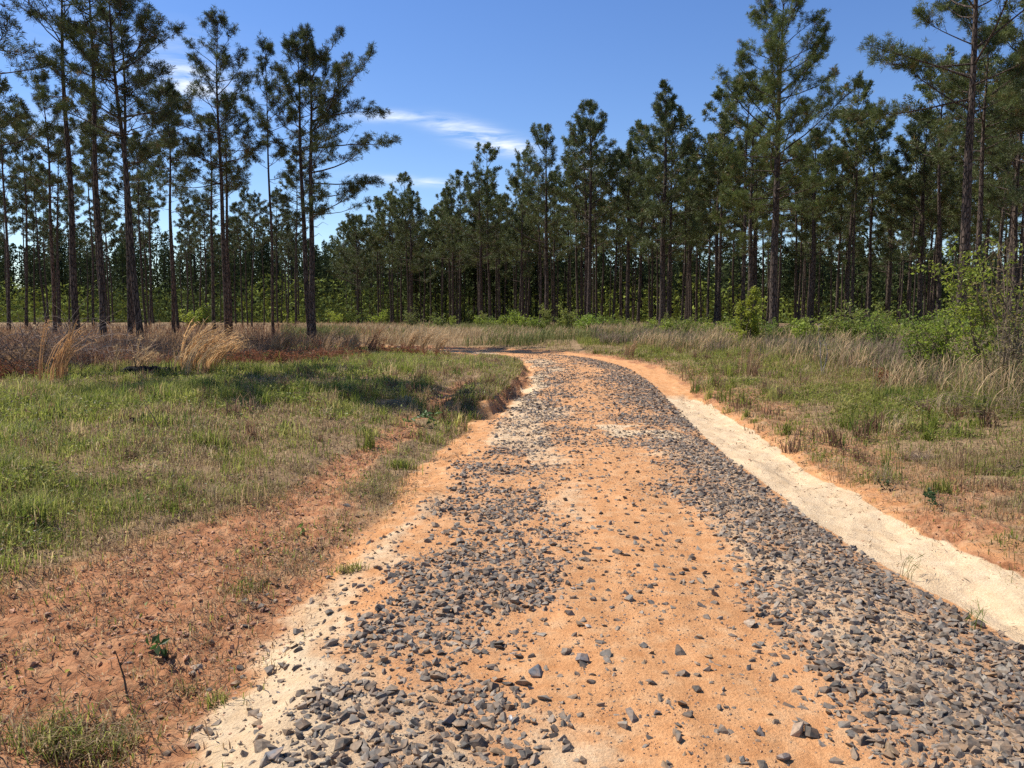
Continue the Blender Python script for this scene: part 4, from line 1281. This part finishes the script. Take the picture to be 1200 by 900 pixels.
for px in (226, 238, 392, 408, 448, 530, 350):
    D = rs.uniform(74, 100); a, b = SHR[int(rs.integers(3))]
    place_shrub("shrub", at(px + rs.uniform(-6, 6), D), a, b, "sunlit yellow green shrub far off under the distant trees left of the bend", "shrub", "far sunlit shrubs left of the bend", rs.uniform(0, 6.28), rs.uniform(1.0, 2.2))

# bare sapling at right
st, _ = shrub(77, 2.0, .3, 0, .05, GREEN_B, stemcol=(.30, .25, .20), nst=2, conic=True, low=.35)
place_shrub("sapling", at(968, 19), st, None, "bare grey leafless sapling standing in the dry grass right of the young tree", "sapling")


def tangle(seed, n, L, spread, hgt, col, r0=.012):
    r = np.random.default_rng(seed); mb = MB()
    q = np.linspace(0, 1, 9)
    a = r.uniform(0, 6.28, n); p0 = r.uniform(.1, 1.3, n); p1 = p0 - r.uniform(.2, 2.2, n)
    le = L * r.uniform(.35, 1, n)
    pit = p0[:, None] + (p1 - p0)[:, None] * q[None]; az = a[:, None] + np.cumsum(r.normal(size=(n, 9)) * .25, 1)
    d = np.stack([np.cos(pit) * np.cos(az), np.cos(pit) * np.sin(az), np.sin(pit)], -1)
    P = np.cumsum(d * (le / 8)[:, None, None], 1)
    P[..., 0] += (r.normal(size=n) * spread)[:, None]; P[..., 1] += (r.normal(size=n) * spread * .5)[:, None]; P[..., 2] += (r.random(n) ** 2 * hgt * .5)[:, None]
    P[..., 2] = np.maximum(P[..., 2], -.03)
    rad = r0 * r.uniform(.35, 1, (n, 1)) * (1 - .85 * q[None])
    V, F = tubes(P, rad, 4)
    mb.add(V, F, np.repeat(np.array(col)[None] * r.uniform(.55, 1.4, (n, 1)), 36, 0))
    return mb


for px, D, n, L, sp, hg, col, lab in (
        (75, 19.5, 330, 1.9, .8, 1.6, (.25, .19, .15), "pale grey tangled heap of dead branches below the tall straight pine"),
        (14, 17, 260, 1.5, .5, 1.3, (.17, .115, .085), "dark purplish heap of dead twigs at the left picture edge"),
        (150, 23, 240, 1.4, .45, .5, (.19, .135, .095), "low grey brown branch heap behind the charred log"),
        (290, 25, 150, 1.0, .9, .4, (.25, .18, .14), "low brown heap of twigs behind the largest golden clump"),
        (1180, 11, 260, .75, .6, .5, (.24, .17, .115), "grey brown tangle of dry stalks at the right picture edge"),
        (1085, 8.9, 110, .2, .12, .08, (.27, .20, .14), "small bleached heap of dead grass and twigs on the right bank"),
        (1196, 7.9, 90, .2, .1, .08, (.22, .15, .10), "little twig heap on red soil at the right picture edge")):
    o = tangle(int(px) + 5, n, L, sp, hg, col, .010 if px < 300 else .004).build("brush_pile", M_WOOD); o.location = at(px, D)
    tag(o, lab, "brush pile")


def fern_patch(px, D, n, spread, lab, seed):
    r = np.random.default_rng(seed); mb = MB()
    p = at(px, D)
    c0 = r.normal(size=(n, 2)) * np.array([spread, spread * .4])
    zz = ground_z(p[0] + c0[:, 0], p[1] + c0[:, 1]) - p[2]
    k = 26
    a = r.uniform(0, 6.28, (n, 1)); t = r.random((n, k))
    L = r.uniform(.3, .75, (n, 1))
    c = np.stack([c0[:, :1] + np.cos(a) * L * t * .55, c0[:, 1:] + np.sin(a) * L * t * .55, zz[:, None] + L * (1.1 * t - .5 * t ** 2)], -1).reshape(-1, 3) + r.normal(size=(n * k, 3)) * .03
    leaf_quads(c, unit(r.normal(size=c.shape)), r.uniform(.06, .13, n * k), r.uniform(.012, .028, n * k),
               np.array([(.29, .12, .06)]) * r.uniform(.5, 1.4, (n * k, 1)), mb, r)
    o = mb.build("dead_brush", M_DRY); o.location = p
    tag(o, lab, "dead brush")
fern_patch(320, 21.5, 150, .95, "rust red patch of dead needles and fern below the thin pine", 1)
fern_patch(460, 28.5, 130, .85, "rust red patch of dead brush between straw clumps near the bend", 2)
fern_patch(385, 24.5, 90, .7, "dull red dead brush in front of the close pine pair", 3)
fern_patch(20, 16.5, 34, .4, "reddish dead brush at the left picture edge under the dark twig heap", 4)
fern_patch(1045, 15.5, 22, .09, "small rust coloured stalks standing in the green right verge", 5)

# charred log, stump and twigs
def log(name, p, L, r0, rz, mat, label, cat, seed, tilt=0.0):
    r = np.random.default_rng(seed); n = 14
    q = np.linspace(-.5, .5, n)
    P = np.stack([q * L, r.normal(size=n) * .02, r0 * .75 + r.normal(size=n) * .015 + q * tilt], -1)
    rad = r0 * (1 + r.normal(size=n) * .07) * (1 - .25 * (q + .5)); rad[0] *= .8; rad[-1] *= .6
    V, F = tubes(P[None], rad[None], 10)
    m = MB(); m.add(V, F)
    for e, s in ((0, 0), (n - 1, (n - 1) * 10)):
        c = len(V) + (0 if e == 0 else 1)
    Vc = np.array([P[0], P[-1]]); ids = np.arange(10)
    Vall = np.vstack([V, Vc]); Fa = np.vstack([F, np.stack([np.full(10, len(V)), np.roll(ids, -1), ids], -1),
                                             np.stack([np.full(10, len(V) + 1), (n - 1) * 10 + ids, (n - 1) * 10 + np.roll(ids, -1)], -1)])
    m = MB(); m.add(Vall, Fa)
    root = empty(name, p, rz); tag(root, label, cat)
    link("bark", m.mesh("bark", mat, False), root)
    b = MB(); k = 5
    s0 = r.uniform(-.4, .4, k) * L; a = r.uniform(.4, 2.6, k)
    d = np.stack([r.normal(size=k) * .4, np.cos(a), np.sin(a)], -1)
    Q = np.stack([s0, np.zeros(k), np.full(k, r0)], -1)[:, None] + d[:, None] * (r.uniform(.1, .35, k)[:, None] * np.linspace(0, 1, 4)[None])[..., None]
    V, F = tubes(Q, np.broadcast_to(np.array([.02, .015, .01, .005]), (k, 4)), 4); b.add(V, F, (.05, .04, .035))
    link("branch_stubs", b.mesh("branch_stubs", M_WOOD), root)
log("fallen_log", at(180, 17.2, .02), 1.25, .13, .05, M_CHAR, "black charred log lying at the edge of the green meadow", "log", 3)
log("fallen_log", at(150, 21.5, .05), 3.2, .07, -.12, M_CHAR, "thin dark fallen trunk lying in the brush behind the charred log", "log", 4, .1)


def stump():
    m = MB(); r = np.random.default_rng(8); n, sd = 6, 10
    q = np.linspace(0, 1, n)
    P = np.stack([np.zeros(n), np.zeros(n), q * .17 - .03], -1)
    V, F = tubes(P[None], (.105 - .02 * q)[None], sd)
    V[-sd:, 2] += r.normal(size=sd) * .035; V += r.normal(size=V.shape) * .008
    V = np.vstack([V, [[0, 0, .09]]]); ids = (n - 1) * sd + np.arange(sd)
    F = np.vstack([F, np.stack([np.full(sd, len(V) - 1), ids, np.roll(ids, -1)], -1)])
    m.add(V, F); o = m.build("stump", M_CHAR); o.location = at(158, 10.3)
    tag(o, "small black burnt stump in the green grass of the left meadow", "stump")
stump()


def twig(px, D, h, lean, label, seed, col=(.12, .10, .08), n=3):
    r = np.random.default_rng(seed); m = MB(); q = np.linspace(0, 1, 7)
    P = np.stack([lean * h * q ** 1.5, .1 * h * q, h * q], -1)[None] + np.cumsum(r.normal(size=(1, 7, 3)) * .02 * h, 1)
    P[0, 0] = (0, 0, -.03)
    V, F = tubes(P, (np.linspace(.008, .003, 7))[None] * (h / .4) ** .5, 5); m.add(V, F, col)
    for k in range(n):
        j = int(r.integers(2, 6)); d = unit(np.array([r.normal(), r.normal() * .5, .8]))
        Q = P[0, j] + d[None] * (h * r.uniform(.15, .4) * np.linspace(0, 1, 4))[:, None]
        V, F = tubes(Q[None], np.linspace(.004, .0015, 4)[None] * (h / .4) ** .5, 4); m.add(V, F, col)
    o = m.build("twig", M_WOOD); o.location = at(px, D); tag(o, label, "twig")
twig(184, 9.6, .38, -.5, "dark leaning twig standing in the meadow just right of the burnt stump", 1)
twig(133, 3.36, .2, -.25, "thin upright dry twig on red clay beside the dark grass tuft at lower left", 2, (.10, .075, .05), 2)
twig(118 * 2 + 30, 3.9, .12, .1, "short dry stalk on red clay right of the oak seedling", 3, (.16, .11, .07), 1)
twig(965, 5.9, .1, 0, "tiny stalk at the foot of the right grass bank beside the sand strip", 4, (.16, .12, .08), 2)


def seedling(px, D, label, seed, n=11, h=.11, leaf=.05, col=(.06, .115, .028), dead=10):
    r = np.random.default_rng(seed); st, lf = MB(), MB()
    q = np.linspace(0, 1, 5)
    k = 4
    P = np.array([np.stack([a * h * .5 * q, b * h * .5 * q, h * q * c], -1) for a, b, c in zip(r.normal(size=k), r.normal(size=k), r.uniform(.6, 1.1, k))])
    V, F = tubes(P, np.broadcast_to(np.linspace(.004, .0015, 5), (k, 5)), 4); st.add(V, F, (.14, .09, .055))
    j = r.integers(k, size=n)
    c = P[j, -1] + r.normal(size=(n, 3)) * leaf * .55
    leaf_quads(c, unit(r.normal(size=(n, 3)) * .7 + np.array([0, -.5, .5])), leaf * r.uniform(.8, 1.4, n), leaf * r.uniform(.5, .8, n), np.array([col]) * r.uniform(.7, 1.5, (n, 1)), lf, r)
    if dead:
        c = np.stack([r.normal(size=dead) * .035, r.normal(size=dead) * .03, r.uniform(0, .05, dead)], -1)
        leaf_quads(c, unit(r.normal(size=(dead, 3))), np.full(dead, .05), np.full(dead, .03), np.array([(.07, .045, .03)]) * r.uniform(.6, 1.4, (dead, 1)), lf, r)
    place_shrub("seedling", at(px, D), st, lf, label, "seedling")
seedling(183, 3.78, "small oak seedling with dark green leaves and withered base on bare red clay", 5)
seedling(496, 11.6, "leafy green weed growing on the rim of the gully beside the bare track", 6, 30, .16, .09, (.13, .20, .06), 0)
seedling(352, 5.9, "bright leafy weed on the bare clay track left of the gravel", 7, 12, .07, .035, (.15, .22, .04), 0)
seedling(1108, 6.5, "dark green bushy weed on the red right bank", 8, 60, .15, .035, (.05, .085, .03), 0)
seedling(1045, 7.2, "low dark weed on the right bank above the sand strip", 9, 30, .09, .03, (.055, .085, .03), 6)


def turf(px, D, n, h, spread, label, seed, pgreen=.6, w=.005, bend=(.2, 1.0)):
    """one tuft of grass one can point to"""
    r = np.random.default_rng(seed); m = MB()
    x, y = r.normal(size=n) * spread, r.normal(size=n) * spread * .6
    p = at(px, D); z = ground_z(p[0] + x, p[1] + y) - p[2]
    g = r.random(n) < pgreen
    c = np.where(g[:, None], G_GREEN[r.integers(5, size=n)], G_DRY[r.integers(5, size=n)]) * r.uniform(.7, 1.3, (n, 1))
    blades(x, y, z, h * r.uniform(.4, 1.1, n), np.full(n, w), r.uniform(0, 6.28, n), r.uniform(*bend, n), c, m)
    o = m.build("grass_tuft", M_GRASS); o.location = p; tag(o, label, "grass tuft")
turf(95, 3.02, 420, .15, .15, "matted dark grass tuft with straw at the lower left corner of the picture", 1, .35, .005, (.5, 1.3))
turf(40, 2.95, 200, .14, .09, "grass tuft with broad blades left of the matted dark tuft", 2, .7, .006)
turf(240, 3.35, 70, .09, .04, "small green grass tuft at the edge of the gravel at lower left", 3, .85)
turf(205, 3.5, 60, .08, .04, "thin green grass tuft between the oak seedling and the gravel", 4, .7)
turf(285, 4.7, 130, .11, .09, "rounded green grass tuft on the clay track halfway up the left side", 5, .75)
turf(405, 5.0, 160, .08, .05, "flat green grass tuft touching the left gravel edge", 6, .8)
turf(22, 5.6, 260, .30, .10, "bright tall green grass tuft at the left picture edge in the meadow", 7, .95, .007, (.1, .6))
turf(240, 8.8, 220, .28, .12, "bright green grass tuft in the middle of the left meadow", 8, .95, .008, (.1, .6))
turf(180, 9.9, 200, .30, .12, "dark green grass tuft right behind the burnt stump", 9, .95, .008, (.1, .6))
turf(470, 8.6, 300, .16, .09, "bright green turf patch between the bare track and the left gravel", 10, .85, .007)
turf(1110, 7.2, 160, .2, .07, "upright green grass tuft on the red right bank", 11, .9, .006, (.1, .5))
